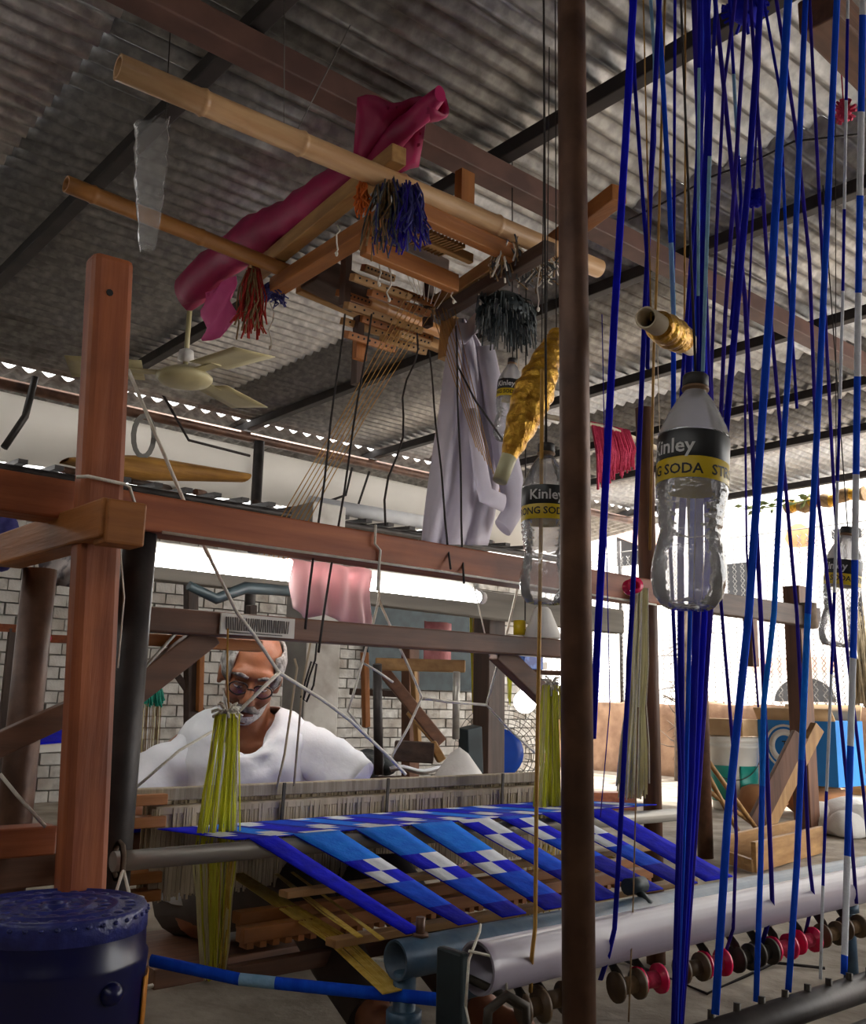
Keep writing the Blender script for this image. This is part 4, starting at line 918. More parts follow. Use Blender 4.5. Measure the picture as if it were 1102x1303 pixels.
b.tube([spx(x, y, -.10) for x, y in slp], [.03, .045, .05, .05, .045, .035], 14, flat=.55, ref=(1, 0, 0))
for k, v in enumerate(b.v): v += V((.006 * math.sin(v.z * 70), .008 * math.sin(v.z * 45 + v.x * 60), 0))
obj('sleeve', b, 'shirt_lavender', sh)
b = MB(); b.tube([spx(x, y, -.12) for x, y in ((600, 520), (606, 560), (612, 600), (618, 630), (640, 640))], [.02, .028, .03, .034, .03], 12, flat=.5, ref=(1, 0, 0)); obj('cuff_fold', b, 'shirt_lavender', sh)
b = MB(); b.grid([[spx(580 + 30 * j / 5, 405 + 26 * i / 4 + 8 * math.sin(j), -.07 - .01 * i) for j in range(6)] for i in range(5)], thick=.003); obj('collar', b, 'shirt_lavender', sh)
b = MB(); b.grid([[spx(612 + 14 * j / 4 + i * 1.5, 470 + 32 * i / 4, -.085) for j in range(5)] for i in range(5)], thick=.003); obj('pocket', b, 'shirt_lavender', sh)
# golden spindle
A = at(702, 440, Y=1.20); E = at(636, 612, Y=1.20); gs = empty('yarn_spindle', E, 'long golden thread spindle with a cream end, tilted beside the pole', 'spindle')
Ln = (A - E).length; ax = (A - E).normalized()
b = MB(); b.lathe(E, ax, [(.001, 0), (.0135, 0), (.0145, .035), (.0145, Ln * .25), (.001, Ln * .25)], 18); obj('core', b, 'cone_cream', gs)
prof = [(.0145, Ln * .16), (.024, Ln * .3), (.034, Ln * .5), (.0385, Ln * .62), (.034, Ln * .75), (.026, Ln * .92), (.016, Ln * 1.06), (.013, Ln * 1.12)]
pp = []
for i in range(len(prof) - 1):
    for k in range(8):
        t = k / 8; pp.append((prof[i][0] * (1 - t) + prof[i + 1][0] * t, prof[i][1] * (1 - t) + prof[i + 1][1] * t))
b = MB(); b.lathe(E, ax, pp, 32, mod=lambda t, i: 1 + .045 * math.sin(2 * t + i * .9) + .03 * math.sin(3 * t - i * 1.3) + .02 * math.sin(7 * t + i)); obj('gold_thread', b, 'gold_yarn', gs)
b = MB(); b.tube([E + ax * Ln * 1.1, E + ax * Ln * 1.1 + V((.0, .0, 1.0))], .0015, 4); obj('hang_cord', b, 'black_cord', gs)
# pink yarn hank over a rod near the far eave
c0 = at(752, 545, d=4.2); c1 = at(800, 556, d=4.3)
ph = MB()
for k in range(90):
    t = random.random(); p = lerp(c0, c1, t); l = .28 * (1 - .5 * t) * random.uniform(.75, 1.05)
    ph.tube([p + V((0, .03, .02)), p + V((0, 0, .03)), p + V((random.uniform(-.01, .01), -.03, -l * .5)), p + V((random.uniform(-.02, .02), -.03, -l))], .0055, 4)
obj('pink_hank', ph, 'pink_yarn', label='bright pink yarn hank hanging over a rod behind the iron pole', cat='yarn')
b = MB(); e0 = c0 + V((-.4, .1, .02)); e1 = at(840, 572, d=4.4); b.tube([e0, lerp(c0, c1, .5) + V((0, 0, .02)), e1], .012, 8); b.tube([e0 + V((.05, 0, 0)), V((e0.x + .05, e0.y, ROOF_Z))], .002, 4); b.tube([e1, V((e1.x, e1.y, ROOF_Z))], .002, 4); obj('hank_rod', b, 'card_tube', label='thin pale rod carrying the bright pink hank', cat='rod')
# ================================================================== BLUE YARN STRINGS
def yarn(name, pts, wpx, label, cols, segs=None, Y=1.02, roof=True, flat=.22, Ys=None):
    """yarn band through photo points on a vertical plane, carried up to the roof"""
    P = [at(x, y, Y=(Ys[i] if Ys else Y) - .17 * max(0, 1 - y / 700)) for i, (x, y) in enumerate(pts)]
    if roof:
        d = (P[0] - P[1]).normalized(); P.insert(0, P[0] + d * max(0.0, (ROOF_Z - .06 - P[0].z) / max(d.z, .2)))
    r = [1.0 * wpx / 2 / FPX * (p - CAM).dot(FW) for p in P]
    if segs:
        Q = []; mi = []; rr = []; tot = [0]
        for i in range(len(P) - 1): tot.append(tot[-1] + (P[i + 1] - P[i]).length)
        s_ = 0; k = 0; ends = []
        while s_ < tot[-1]: s_ += segs[k % len(segs)]; ends.append((min(s_, tot[-1]), k)); k += 1
        marks = sorted(set([round(x, 5) for x in tot] + [round(x, 5) for x, _ in ends]))
        for mk in marks:
            i = max(0, min(len(P) - 2, max([q for q in range(len(tot)) if tot[q] <= mk + 1e-5] or [0])))
            L0 = tot[i + 1] - tot[i]; t = (mk - tot[i]) / L0 if L0 > 0 else 0
            Q.append(lerp(P[i], P[i + 1], t)); rr.append(r[i] * (1 - t) + r[i + 1] * t)
        for a_, c_ in zip(marks[:-1], marks[1:]):
            md = (a_ + c_) / 2; kk = [k for e_, k in ends if e_ >= md][0]; mi.append(kk % len(cols))
        b = MB(); b.tube(Q, rr, 8, mi=mi, flat=flat, ref=(1, -.8, 0))
    else:
        b = MB(); b.tube(P, r, 8, flat=flat, ref=(1, -.8, 0))
    return obj(name, b, cols, label=label, cat='yarn band', group='blue yarn bands hanging at the right of the pole')
yarn('yarn_band', [(806, 0), (796, 180), (782, 400), (762, 780), (754, 940)], 9.5, 'widest royal blue yarn band, closest to the brown iron pole', ['royal_blue'], Ys=[.98, .98, 1.0, 1.05, 1.12])
yarn('yarn_band', [(803, 0), (808, 110), (826, 365), (824, 470)], 5, 'dark blue band leaving the widest band to the gold spool', ['deep_blue'], Y=1.03)
yarn('yarn_band', [(839, 0), (822, 365), (804, 780), (787, 1100), (782, 1182), (774, 1216), (764, 1247)], 6.5, 'dark blue band bending round the plastic pipe beside the pole', ['deep_blue'], Ys=[1.0, 1.0, 1.0, 1.03, 1.05, 1.055, 1.10])
yarn('yarn_band', [(828, 0), (833, 75), (833, 180), (826, 265), (823, 380)], 4.5, 'thin dark and sky blue band above the gold spool', ['deep_blue', 'pale_blue'], segs=[.52, .22], Y=1.06)
yarn('yarn_band', [(846, 150), (852, 260), (857, 394), (857, 545)], 6.5, 'blue band with sky blue stretch passing behind the gold spool', ['bright_blue', 'pale_blue', 'bright_blue'], segs=[.95, .14], Y=1.06)
yarn('yarn_band', [(859, 0), (858, 200), (857, 394)], 4, 'very thin dark blue band over the gold spool', ['deep_blue'], Y=1.10)
yarn('yarn_band', [(890, 0), (889, 200), (888, 480)], 4, 'leftmost thin band of the bundle above the soda bottle', ['pale_blue', 'deep_blue'], segs=[.3, .18], Y=.80)
yarn('yarn_band', [(899, 0), (902, 120), (890, 480)], 9, 'broad dark band of the bundle above the soda bottle', ['deep_blue'], Y=.82)
yarn('yarn_band', [(911, 0), (906, 110), (894, 480)], 5, 'sky blue edged band of the bundle above the soda bottle', ['deep_blue', 'pale_blue'], segs=[.36, .3], Y=.81)
yarn('yarn_band', [(933, 20), (921, 110), (912, 290), (905, 480), (912, 700), (933, 955), (937, 1068), (933, 1182), (921, 1219)], 4.5, 'thin violet band running behind the soda bottle to the pipe', ['violet_blue'], Ys=[1.05] * 6 + [1.05, 1.05, 1.09])
yarn('yarn_band', [(930, 30), (937, 157), (943, 255), (930, 420)], 4.5, 'thin band with sky blue stretch beside the dark blue pompom', ['deep_blue', 'pale_blue'], segs=[.5, .16], Y=1.08)
yarn('yarn_band', [(948, 22), (937, 200), (923, 400), (916, 560)], 5.5, 'dark violet band falling from the knot to the bottle shoulder', ['violet_blue'], Y=1.0)
yarn('yarn_band', [(968, 0), (952, 233), (937, 400), (918, 610)], 8.5, 'strong dark blue band ending behind the soda bottle label', ['deep_blue'], Y=1.0)
yarn('yarn_band', [(977, 29), (992, 113), (1000, 300), (1014, 520)], 4, 'thin band crossing behind the bright wide band', ['deep_blue', 'bright_blue'], segs=[.6, .2], Y=1.12)
yarn('yarn_band', [(1003, 0), (979, 400), (953, 780), (926, 1040), (910, 1291)], 10.5, 'bright wide blue band, first one right of the soda bottle', ['bright_blue'], Ys=[.98, .98, .98, .96, .94])
yarn('yarn_band', [(1025, 0), (1008, 400), (992, 635), (985, 780), (972, 893), (968, 1100), (962, 1275)], 7.5, 'bright blue band second to the right of the soda bottle', ['bright_blue', 'azure', 'bright_blue'], segs=[1.5, .4], Ys=[1.0, 1.0, 1.0, 1.0, 1.0, .98, .95])
yarn('yarn_band', [(1065, 0), (1047, 400), (1028, 780), (1014, 1100), (1003, 1262)], 8.5, 'wide blue band between the thin violet ones near the frame edge', ['bright_blue', 'azure', 'bright_blue'], segs=[1.55, .3], Ys=[1.0, 1.0, 1.0, .98, .95])
yarn('yarn_band', [(1079, 0), (1072, 400), (1061, 780), (1048, 1100), (1044, 1246)], 4.2, 'thin band dashed white and blue', ['white_yarn', 'deep_blue'], segs=[.24, .18], Ys=[1.0, 1.0, 1.0, .98, .95])
yarn('yarn_band', [(1098, 0), (1092, 400), (1087, 780), (1078, 1100), (1074, 1240)], 9, 'wide band dashed white and blue at the frame edge', ['white_yarn', 'bright_blue'], segs=[.19, .22], Ys=[1.0, 1.0, 1.0, .98, .95])
yarn('yarn_band', [(988, 0), (1014, 175), (1030, 330), (1041, 635), (1058, 780), (1065, 864), (1079, 1010), (1090, 1150)], 4.8, 'violet band slanting right across the wide blue ones', ['violet_blue'], Y=1.05)
yarn('yarn_band', [(976, 330), (981, 409), (1014, 780), (1030, 1100), (1035, 1141), (1024, 1192)], 5, 'violet band wrapping the pipe by the last pink spools', ['violet_blue'], Ys=[1.05, 1.05, 1.05, 1.05, 1.055, 1.09])
yarn('yarn_band', [(940, 300), (948, 380), (968, 780), (981, 1100), (983, 1155), (964, 1220)], 6, 'violet band wrapping the pipe by the black weight', ['violet_blue'], Ys=[1.05, 1.05, 1.05, 1.05, 1.055, 1.09])
yarn('yarn_band', [(1050, 400), (1062, 640), (1078, 830), (1099, 1010), (1112, 1150)], 4.5, 'violet band slanting out of the frame edge', ['violet_blue'], Y=1.06)
yarn('yarn_band', [(958, 270), (948, 500), (950, 700), (965, 900)], 3, 'hair-thin violet band between bottle and bright band', ['violet_blue'], Y=1.15)
# bundle below the soda bottle
bun = [((853, 700), (866, 992), (857, 1310), 5, 'deep_blue', 'outermost dark band of the bundle below the soda bottle'), ((866, 700), (867, 992), (858, 1310), 9, 'deep_blue', 'broad dark band of the bundle below the soda bottle'),
       ((880, 700), (873, 992), (860, 1310), 6, 'bright_blue', 'bright thin band inside the bundle below the soda bottle'), ((890, 700), (879, 992), (861, 1310), 10, 'deep_blue', 'greyish broad band inside the bundle below the soda bottle'),
       ((901, 700), (885, 992), (864, 1310), 8, 'royal_blue', 'royal blue band of the bundle below the soda bottle'), ((909, 700), (889, 992), (866, 1310), 8, 'violet_blue', 'violet outer band of the bundle below the soda bottle')]
for a, m_, e, wd, c_, lab in bun:
    yarn('yarn_band', [(a[0] * .5 + 890 * .5, 440), a, m_, e], wd, lab, [c_], Ys=[1.0, 1.0, .98, .95])
b = MB(); c = at(961, 252, Y=1.0)
for k in range(130):
    d = V((random.gauss(0, 1), random.gauss(0, 1), random.gauss(0, .7))).normalized() * .022; b.tube([c, c + d], .003, 4)
b.ball(c, .018, 10, 7); obj('yarn_pompom', b, 'deep_blue', label='dark blue yarn pompom tied between the hanging bands', cat='pompom')
b = MB(); c = at(948, 12, Y=1.05); b.ball(c, (.05, .035, .03), 12, 8)
for k in range(40):
    d = V((random.gauss(0, 1), random.gauss(0, 1), random.gauss(0, .6))).normalized() * .055; b.tube([c, c + d], .004, 4)
obj('yarn_knot', b, 'deep_blue', label='large dark blue knot gathering bands at the top of the picture', cat='knot')
b = MB(); c = at(1074, 142, Y=1.1)
for k in range(50):
    d = V((random.gauss(0, .8), random.gauss(0, .8), random.gauss(0, 1))).normalized() * .035; b.tube([c, c + d], .004, 4)
b.tube([c, V((c.x, c.y, ROOF_Z))], .002, 4); b.ball(c, (.022, .02, .03), 10, 7); obj('red_tuft', b, 'pink_yarn', label='small red yarn tuft near the upper frame edge', cat='yarn')
b = MB(); b.beam(at(1040, 10, Z=2.33), at(1135, 110, Z=2.33), .10, .09); obj('short_timber', b, 'brown_wood_X', label='short brown timber under the roof at the upper frame edge', cat='timber', bevel=.006)
cord([at(872, 0, Y=1.1), at(872, 200, Y=1.1), at(871, 400, Y=1.1), at(870, 560, Y=1.1)], .0022, 'gold_cord', 'brownish gold cord falling behind the gold spool')
cord([at(846, 0, Y=1.1), at(838, 300, Y=1.1), at(832, 445, Y=1.1), at(827, 700, Y=1.1)], .0028, 'gold_cord', 'gold cord running down along the right loom post')
cord([at(1064, 640, Y=1.1), at(1063, 150, Y=1.1)], .0012, 'black_cord', 'hair-thin dark cord below the red tuft')
cord([at(766, 400, Y=1.3), at(776, 900, Y=1.3), at(764, 1040, Y=1.3)], .0012, 'violet_blue', 'hair-thin violet thread beside the widest band')
cord([at(812, 900, Y=1.12), at(806, 1140, Y=1.1), at(800, 1300, Y=1.0)], .0014, 'brown_yarn', 'thin brown thread crossing before the pipes')
# electric wire under the roof
cord([at(800, 280, Z=2.4), at(860, 250, Z=2.4), at(905, 225, Z=2.39), at(960, 205, Z=2.4), at(1010, 180, Z=2.4), at(1100, 170, Z=2.4)], .004, 'black_cord', 'black electric wire running under the roof sheets', cat='wire')
# ---- gold cardboard spool
A = at(822, 404, Y=.78); E = at(880, 440, Y=.84); gs = empty('gold_spool', lerp(A, E, .5) - V((0, 0, .03)), 'cardboard tube wound with glossy gold thread', 'spool')
Ln = (E - A).length; r0 = .0160
b = MB(); b.lathe(A, E - A, [(r0 * .82, .012), (r0 * .82, 0), (r0, 0), (r0, Ln), (r0 * .82, Ln), (r0 * .82, .01)], 24); obj('tube', b, 'card_tube', gs)
b = MB(); b.lathe(A, E - A, [(r0 * .83, .001), (r0 * .8, Ln * .6), (.001, Ln * .6)], 24); obj('tube_inside', b, 'card_inner', gs)
pp = [(r0 * 1.01, Ln * .24)] + [(r0 * (1.3 + .06 * math.sin(k * 1.9) + .16 * math.sin(k / 22 * PI)), Ln * (.26 + .5 * k / 22)) for k in range(23)] + [(r0 * 1.01, Ln * .80)]
b = MB(); b.lathe(A, E - A, pp, 28, mod=lambda t, i: 1 + .05 * math.sin(t + i * .8)); obj('gold_thread', b, 'gold_yarn', gs)
b = MB(); b.tube([lerp(A, E, .1), lerp(A, E, .1) + V((-.0, 0, .9))], .0014, 4); obj('hang_cord', b, 'gold_cord', gs)
# ================================================================== SODA BOTTLES
def bottle(c_top, c_bot, label, turn=0.0, text=True, frost=True, tilt=True, simple=False):
    Hh = (V(c_top) - V(c_bot)).length; ax = (V(c_top) - V(c_bot)).normalized(); s_ = Hh / .30
    root = empty('soda_bottle', c_bot, label, 'bottle', 'soda bottles hung as weights')
    ref = V((-c_bot.x, -c_bot.y, 0)).normalized()
    R_ = .0455 * s_
    def ft(t, i):
        return 1 + (.05 * math.cos(5 * t) if i < 5 else 0)
    lower = [(.001, .012), (.020, .004), (.032, .0), (.041, .012), (.0455, .035), (.0455, .055), (.042, .075), (.0385, .090), (.0375, .098)]
    for k in range(7): lower += [(.0385 + .0012 * k, .100 + k * .007), (.0400 + .0008 * k, .1035 + k * .007)]
    lower += [(.0455, .150)]
    b = MB(); b.lathe(c_bot, ax, [(r * s_, h * s_) for r, h in lower], 30, mod=lambda t, i: ft(t, i) if i < 9 else 1 + .025 * math.cos(6 * t) * math.sin(i * 1.57), ref=ref); obj('lower_body', b, 'bottle_pet', root)
    up_ = [(.0455, .222), (.0450, .226), (.041, .238), (.033, .256), (.024, .273), (.0165, .284), (.0145, .287)]
    b = MB(); b.lathe(c_bot, ax, [(r * s_, h * s_) for r, h in up_], 30, ref=ref); obj('shoulder', b, 'bottle_frost' if frost else 'bottle_pet', root)
    mid = [(.0452, .150), (.0452, .222)]
    b = MB(); b.lathe(c_bot, ax, [(r * s_, h * s_) for r, h in mid], 30, ref=ref); obj('middle_body', b, 'bottle_pet', root)
    b = MB(); b.lathe(c_bot, ax, [(r * s_, h * s_) for r, h in ((.0458, .155), (.0460, .156), (.0460, .183), (.0458, .1835))], 36, ref=ref); lo = obj('yellow_label', b, 'label_yellow', root)
    b = MB(); b.lathe(c_bot, ax, [(r * s_, h * s_) for r, h in ((.0458, .183), (.0461, .184), (.0461, .219), (.0458, .220))], 36, ref=ref); hi = obj('black_label', b, 'label_black', root)
    bb = ax.cross(ref)
    def wrap(body, size, ang, h, m, par):
        vs_, fs_ = text_mesh(body, size * s_); bt = MB(); out = []
        for p in vs_:
            t = ang + p.x / R_; rr = .0466 * s_; out.append(V(c_bot) + ax * (h * s_ + p.y) + ref * (math.cos(t) * rr) + bb * (math.sin(t) * rr))
        bt.add(out, fs_); obj('lettering', bt, m, par)
    if text:
        for k in (0, 1):
            t_ = turn + k * PI; wrap('Kinley', .027, t_ - .85, .201, 'ink_white', hi); wrap('SODA', .019, t_ - .42, .170, 'ink_black', lo); wrap('STRONG', .019, t_ - 1.92, .170, 'ink_black', lo)
    b = MB(); b.lathe(c_bot, ax, [(r * s_, h * s_) for r, h in ((.0145, .286), (.0145, .289), (.0175, .2895), (.0175, .293), (.015, .2935), (.015, .296))], 20, ref=ref); obj('neck_ring', b, 'cap_brown', root)
    b = MB(); b.lathe(c_bot, ax, [(r * s_, h * s_) for r, h in ((.0155, .294), (.0165, .295), (.0165, .309), (.015, .311), (.001, .311))], 20, mod=lambda t, i: 1 + .02 * math.cos(20 * t), ref=ref); obj('cap', b, 'cap_black', root)
    b = MB(); b.tube([V(c_bot) + ax * .311 * s_, V((c_top[0] + .004, c_top[1] + .01, min(ROOF_Z - .05, c_top[2] + 1.2)))], .002, 5); obj('hanging_cord', b, 'black_cord', root)
    return root
ct_ = at(885, 488, Y=.75); cb_ = at(875, 772, Y=.75); bottle(ct_, cb_, 'large soda bottle with black and yellow label among the blue bands', turn=.15)
ct_ = at(695, 572, d=1.52); cb_ = at(692, 768, d=1.47); bottle(ct_, cb_, 'soda bottle half hidden behind the brown iron pole', turn=.9, frost=False)
ct_ = at(652, 460, d=3.0); cb_ = at(642, 560, d=2.95); bottle(ct_, cb_, 'small distant soda bottle between shirt and golden spindle', turn=.5)
ct_ = at(1078, 676, d=3.0); cb_ = at(1064, 822, d=2.95); bottle(ct_, cb_, 'soda bottle hanging near the frame edge behind the dashed bands', turn=.3)
# ================================================================== WEAVER
HC = at(320, 856, d=2.52)            # centre of the head
Fm = V((-HC.x, -HC.y, 0)).normalized(); Rm = V((-Fm.y, Fm.x, 0)); Um = V((0, 0, 1))
if Rm.dot(RT) < 0: Rm = -Rm
def bd(x, y, z): return HC + Rm * x + Fm * y + Um * z
person = empty('person', bd(0, -.1, 0) * 1, 'elderly weaver in a white collarless shirt and spectacles, bending over the loom', 'person')
person.location = V((person.location.x, person.location.y, 0))
# head frame: pitched down and rolled
hp = math.radians(27); hr = math.radians(-10)
hf = (Fm * math.cos(hp) - Um * math.sin(hp)); hu = (Um * math.cos(hp) + Fm * math.sin(hp)); hx = Rm.copy()
q = Quaternion(hf, hr); hu = q @ hu; hx = q @ hx
def hd_(x, y, z): return HC + hx * x + hf * y + hu * z
HM = Matrix((hx, hf, hu)).transposed()
S0 = at(150, 0, d=1)
body = MB()
def hball(c, r, nu=20, nv=14): body.ball(hd_(*c), r, nu, nv, rot=HM)
hball((0, -.012, .035), (.072, .092, .085)); hball((0, .018, -.02), (.062, .07, .085)); hball((0, .045, -.075), (.044, .045, .042))
hball((0, .074, -.092), (.022, .020, .018)); hball((0, .070, .030), (.058, .026, .022)); hball((-.035, .062, -.030), (.026, .026, .024)); hball((.035, .062, -.030), (.026, .026, .024))
body.tube([hd_(0, .088, .012), hd_(0, .106, -.012), hd_(0, .114, -.030)], [.009, .012, .015], 12); hball((0, .108, -.034), (.016, .013, .011), 12, 8)
hball((-.013, .099, -.036), (.009, .010, .008), 10, 6); hball((.013, .099, -.036), (.009, .010, .008), 10, 6)
hball((0, .086, -.062), (.026, .014, .012), 12, 8)
for s in (-1, 1):
    hball((.076 * s, -.012, -.012), (.009, .021, .034), 12, 8); hball((.076 * s, -.010, -.040), (.008, .012, .014), 10, 6)
# neck, torso, arms, legs (one skin)
body.tube([hd_(0, -.02, -.04), bd(0, -.035, -.13), bd(0, -.05, -.20)], [.058, .056, .07], 18)
body.tube([bd(-.15, -.05, -.19), bd(-.08, -.055, -.17), bd(0, -.06, -.165), bd(.08, -.055, -.165), bd(.145, -.05, -.18)], [.045, .055, .075, .055, .045], 16)
body.tube([bd(0, -.055, -.17), bd(0, -.075, -.30), bd(0, -.12, -.45), bd(0, -.15, -.62)], [.11, .135, .135, .15], 20, flat=.72, ref=tuple(Rm))
for s, el in ((-1, bd(-.285, .03, -.335)), (1, bd(.262, .04, -.305))):
    shd = bd(.15 * s, -.05, -.19 if s < 0 else -.18); wr = bd(.17 * s, .11, -.36); 
    body.tube([shd, lerp(shd, el, .5) + Rm * (.012 * s), el, lerp(el, wr, .4), wr], [.044, .042, .036, .034, .025], 14)
    # hand: palm and five fingers resting on the cloth
    f_ = (Fm * .9 - Rm * s * .45).normalized(); side = f_.cross(Um).normalized()
    body.tube([wr, wr + f_ * .04 + V((0, 0, -.004)), wr + f_ * .085], [.024, .036, .034], 12, flat=.45, ref=tuple(side))
    for k, ln in enumerate((.062, .072, .068, .052)):
        b0 = wr + f_ * .08 + side * (.027 - .018 * k); body.tube([b0, b0 + f_ * ln * .5 + V((0, 0, .004)), b0 + f_ * ln * .9 - V((0, 0, .012))], [.0095, .0085, .007], 8)
    b0 = wr + f_ * .03 - side * (-.03 if s > 0 else .03) * (1 if s > 0 else 1); body.tube([b0, b0 + f_ * .03 + side * (.022 if s > 0 else -.022), b0 + f_ * .06 + side * (.026 if s > 0 else -.026)], [.012, .0105, .008], 8)
Zs = .06
for s in (-1, 1):
    hip = bd(.09 * s, -.13, 0); hip.z = .13; kn = hip + V((0, -.44, .12)) + Rm * .02 * s; an = kn + V((0, -.34, -.22)); an.z = .05; toe = an + V((0, -.13, -.01))
    body.tube([hip, lerp(hip, kn, .5), kn, lerp(kn, an, .4), an], [.088, .075, .056, .052, .036], 14); body.tube([an + V((0, .03, -.01)), an + V((0, -.06, -.015)), toe], [.034, .036, .024], 10)
bo = obj('body', body, 'skin', person)
rm = bo.modifiers.new('skin', 'REMESH'); rm.mode = 'VOXEL'; rm.voxel_size = .0065; rm.use_smooth_shade = True
sm = bo.modifiers.new('soft', 'SMOOTH'); sm.factor = .5; sm.iterations = 3
# hair: ring of grey round a bald crown
b = MB(); rows = []
for i in range(9):
    el = -.55 + 1.2 * i / 8; row = []
    for j in range(33):
        a = -PI * .5 + (j / 32 - .5) * 2 * PI * .76; fr = max(0, math.cos(a + PI / 2)); lim = el * (1 if fr > .2 else .8)
        r_ = 1.05 + .025 * math.sin(j * 2.3 + i) + .02 * math.sin(j * 5.1)
        row.append(hd_(math.cos(a) * .075 * math.cos(lim) * r_, -.012 + math.sin(a) * .093 * math.cos(lim) * r_, .030 + .085 * math.sin(lim) * r_))
    rows.append(row)
b.grid(rows, thick=.006); obj('hair', b, 'hair_grey', person)
# white stubble beard and moustache
b = MB(); rows = []
for i in range(7):
    t = i / 6; row = []
    for j in range(21):
        a = (j / 20 - .5) * PI * 1.06; z = -.072 - .036 * t * (.35 + .65 * math.cos(a)); rad = 1.0
        row.append(hd_(math.sin(a) * (.062 - .014 * t) * rad, .014 + math.cos(a) * (.073 + .004 * math.sin(t * 3)) * (1 if t < .8 else .95), z + (.02 * abs(math.sin(a)) if t < .4 else 0)))
    rows.append(row)
b.grid(rows, thick=.002); obj('beard', b, 'hair_white', person)
b = MB(); b.tube([hd_(-.034, .086, -.066), hd_(-.018, .100, -.054), hd_(0, .104, -.051), hd_(.018, .100, -.054), hd_(.034, .086, -.066)], [.005, .0095, .009, .0095, .005], 10); obj('moustache', b, 'moustache', person)
b = MB(); b.tube([hd_(-.022, .097, -.070), hd_(0, .101, -.0705), hd_(.022, .097, -.070)], [.003, .006, .003], 8); obj('lips', b, 'lip', person)
for s in (-1, 1):
    b = MB(); b.ball(hd_(.030 * s, .0735, .001), (.0145, .0125, .008), 14, 10, mi=2, rot=HM); b.ball(hd_(.030 * s, .0745, -.0045), (.013, .0125, .0035), 12, 8, rot=HM); b.ball(hd_(.030 * s, .0850, -.0055), (.0045, .003, .003), 8, 6, mi=1, rot=HM); obj('eye', b, ['eye_white', 'pupil', 'skin'], person)
    b = MB(); b.tube([hd_(.012 * s, .094, .028), hd_(.032 * s, .094, .034), hd_(.052 * s, .078, .027)], [.004, .0055, .003], 8); obj('eyebrow', b, 'moustache', person)
gl = MB()
for s in (-1, 1):
    rim = [hd_(.031 * s + .024 * math.cos(t), .103 - .006 * abs(math.cos(t)), .000 + .0175 * math.sin(t)) for t in [2 * PI * k / 20 for k in range(21)]]; gl.tube(rim, .0022, 6)
    gl.tube([hd_(.054 * s, .098, .004), hd_(.074 * s, .05, .006), hd_(.080 * s, -.01, .004)], .002, 6)
gl.tube([hd_(-.008, .105, .003), hd_(0, .108, .006), hd_(.008, .105, .003)], .0022, 6); go = obj('spectacles', gl, 'spectacle_frame', person)
for s in (-1, 1):
    b = MB(); n = 20; b.add([hd_(.031 * s, .1035, 0)] + [hd_(.031 * s + .023 * math.cos(2 * PI * k / n), .102 - .005 * abs(math.cos(2 * PI * k / n)), .0165 * math.sin(2 * PI * k / n)) for k in range(n)], [(0, 1 + k, 1 + (k + 1) % n) for k in range(n)], smooth=True); obj('lens', b, 'lens', go)
# white shirt: torso loft with scooped neck, and two sleeves
b = MB(); rows = []
rings = [(-.088, .074, .062, -.030), (-.100, .112, .085, -.04), (-.132, .160, .105, -.05), (-.20, .185, .125, -.06), (-.27, .185, .132, -.07), (-.36, .180, .130, -.09), (-.46, .178, .132, -.11), (-.58, .19, .15, -.13)]
fine = []
for i in range(len(rings) - 1):
    for k in range(3):
        t = k / 3; fine.append(tuple(rings[i][c] * (1 - t) + rings[i + 1][c] * t for c in range(4)))
fine.append(rings[-1])
for i, (z, rx, ry, yo) in enumerate(fine):
    row = []
    for j in range(49):
        a = 2 * PI * j / 48; fr = max(0, math.sin(a)); sc_ = max(0, 1 - i / 18)
        zz = z - .125 * fr ** 2 * sc_
        wr_ = .004 * math.sin(j * 1.7 + i * .9) + .004 * math.sin(j * .8 - i * 1.4)
        row.append(bd(math.cos(a) * (rx + wr_), yo + math.sin(a) * (ry + wr_) + fr * .02 * sc_, zz))
    rows.append(row)
b.grid(rows, thick=-.003)
tor = obj('shirt', b, 'kurta_white', person)
for s, el in ((-1, bd(-.305, .035, -.345)), (1, bd(.275, .045, -.285))):
    b = MB(); shd = bd(.07 * s, -.06, -.185 if s < 0 else -.172)
    n = 14; pts = [lerp(shd, el, i / n) + Rm * (.012 * s * math.sin(i / n * PI)) + Um * (.012 * math.sin(i / n * PI)) for i in range(n + 1)]
    rr = [.055 + .010 * min(1, i / 4) + .012 * i / n + .003 * math.sin(i * 2.2) for i in range(n + 1)]
    b.tube(pts, rr, 24, flat=.78, cap=True, ref=(0, 0, 1))
    for k, v in enumerate(b.v): v += Um * (.006 * math.sin(v.x * 50 + v.y * 31)) + Fm * (.005 * math.sin(v.z * 60 + v.x * 30))
    obj('sleeve', b, 'kurta_white', person)
b = MB()
for s in (-1, 1):
    hip = bd(.09 * s, -.13, 0); hip.z = .13; kn = hip + V((0, -.44, .12)) + Rm * .02 * s
    b.tube([hip + V((0, .1, 0)), lerp(hip, kn, .5), kn + V((0, -.03, 0)), kn + V((0, -.2, -.12)), kn + V((0, -.32, -.2))], [.095, .085, .066, .06, .05], 16)
obj('lower_garment', b, 'trouser_cloth', person)
b = MB(); c = bd(0, -.13, 0); b.box((c.x - .3, c.y - .16, 0), (c.x + .3, c.y + .2, .045)); obj('seat_plank', b, 'brown_wood_X', label='low wooden seat plank under the weaver', cat='seat', bevel=.004)
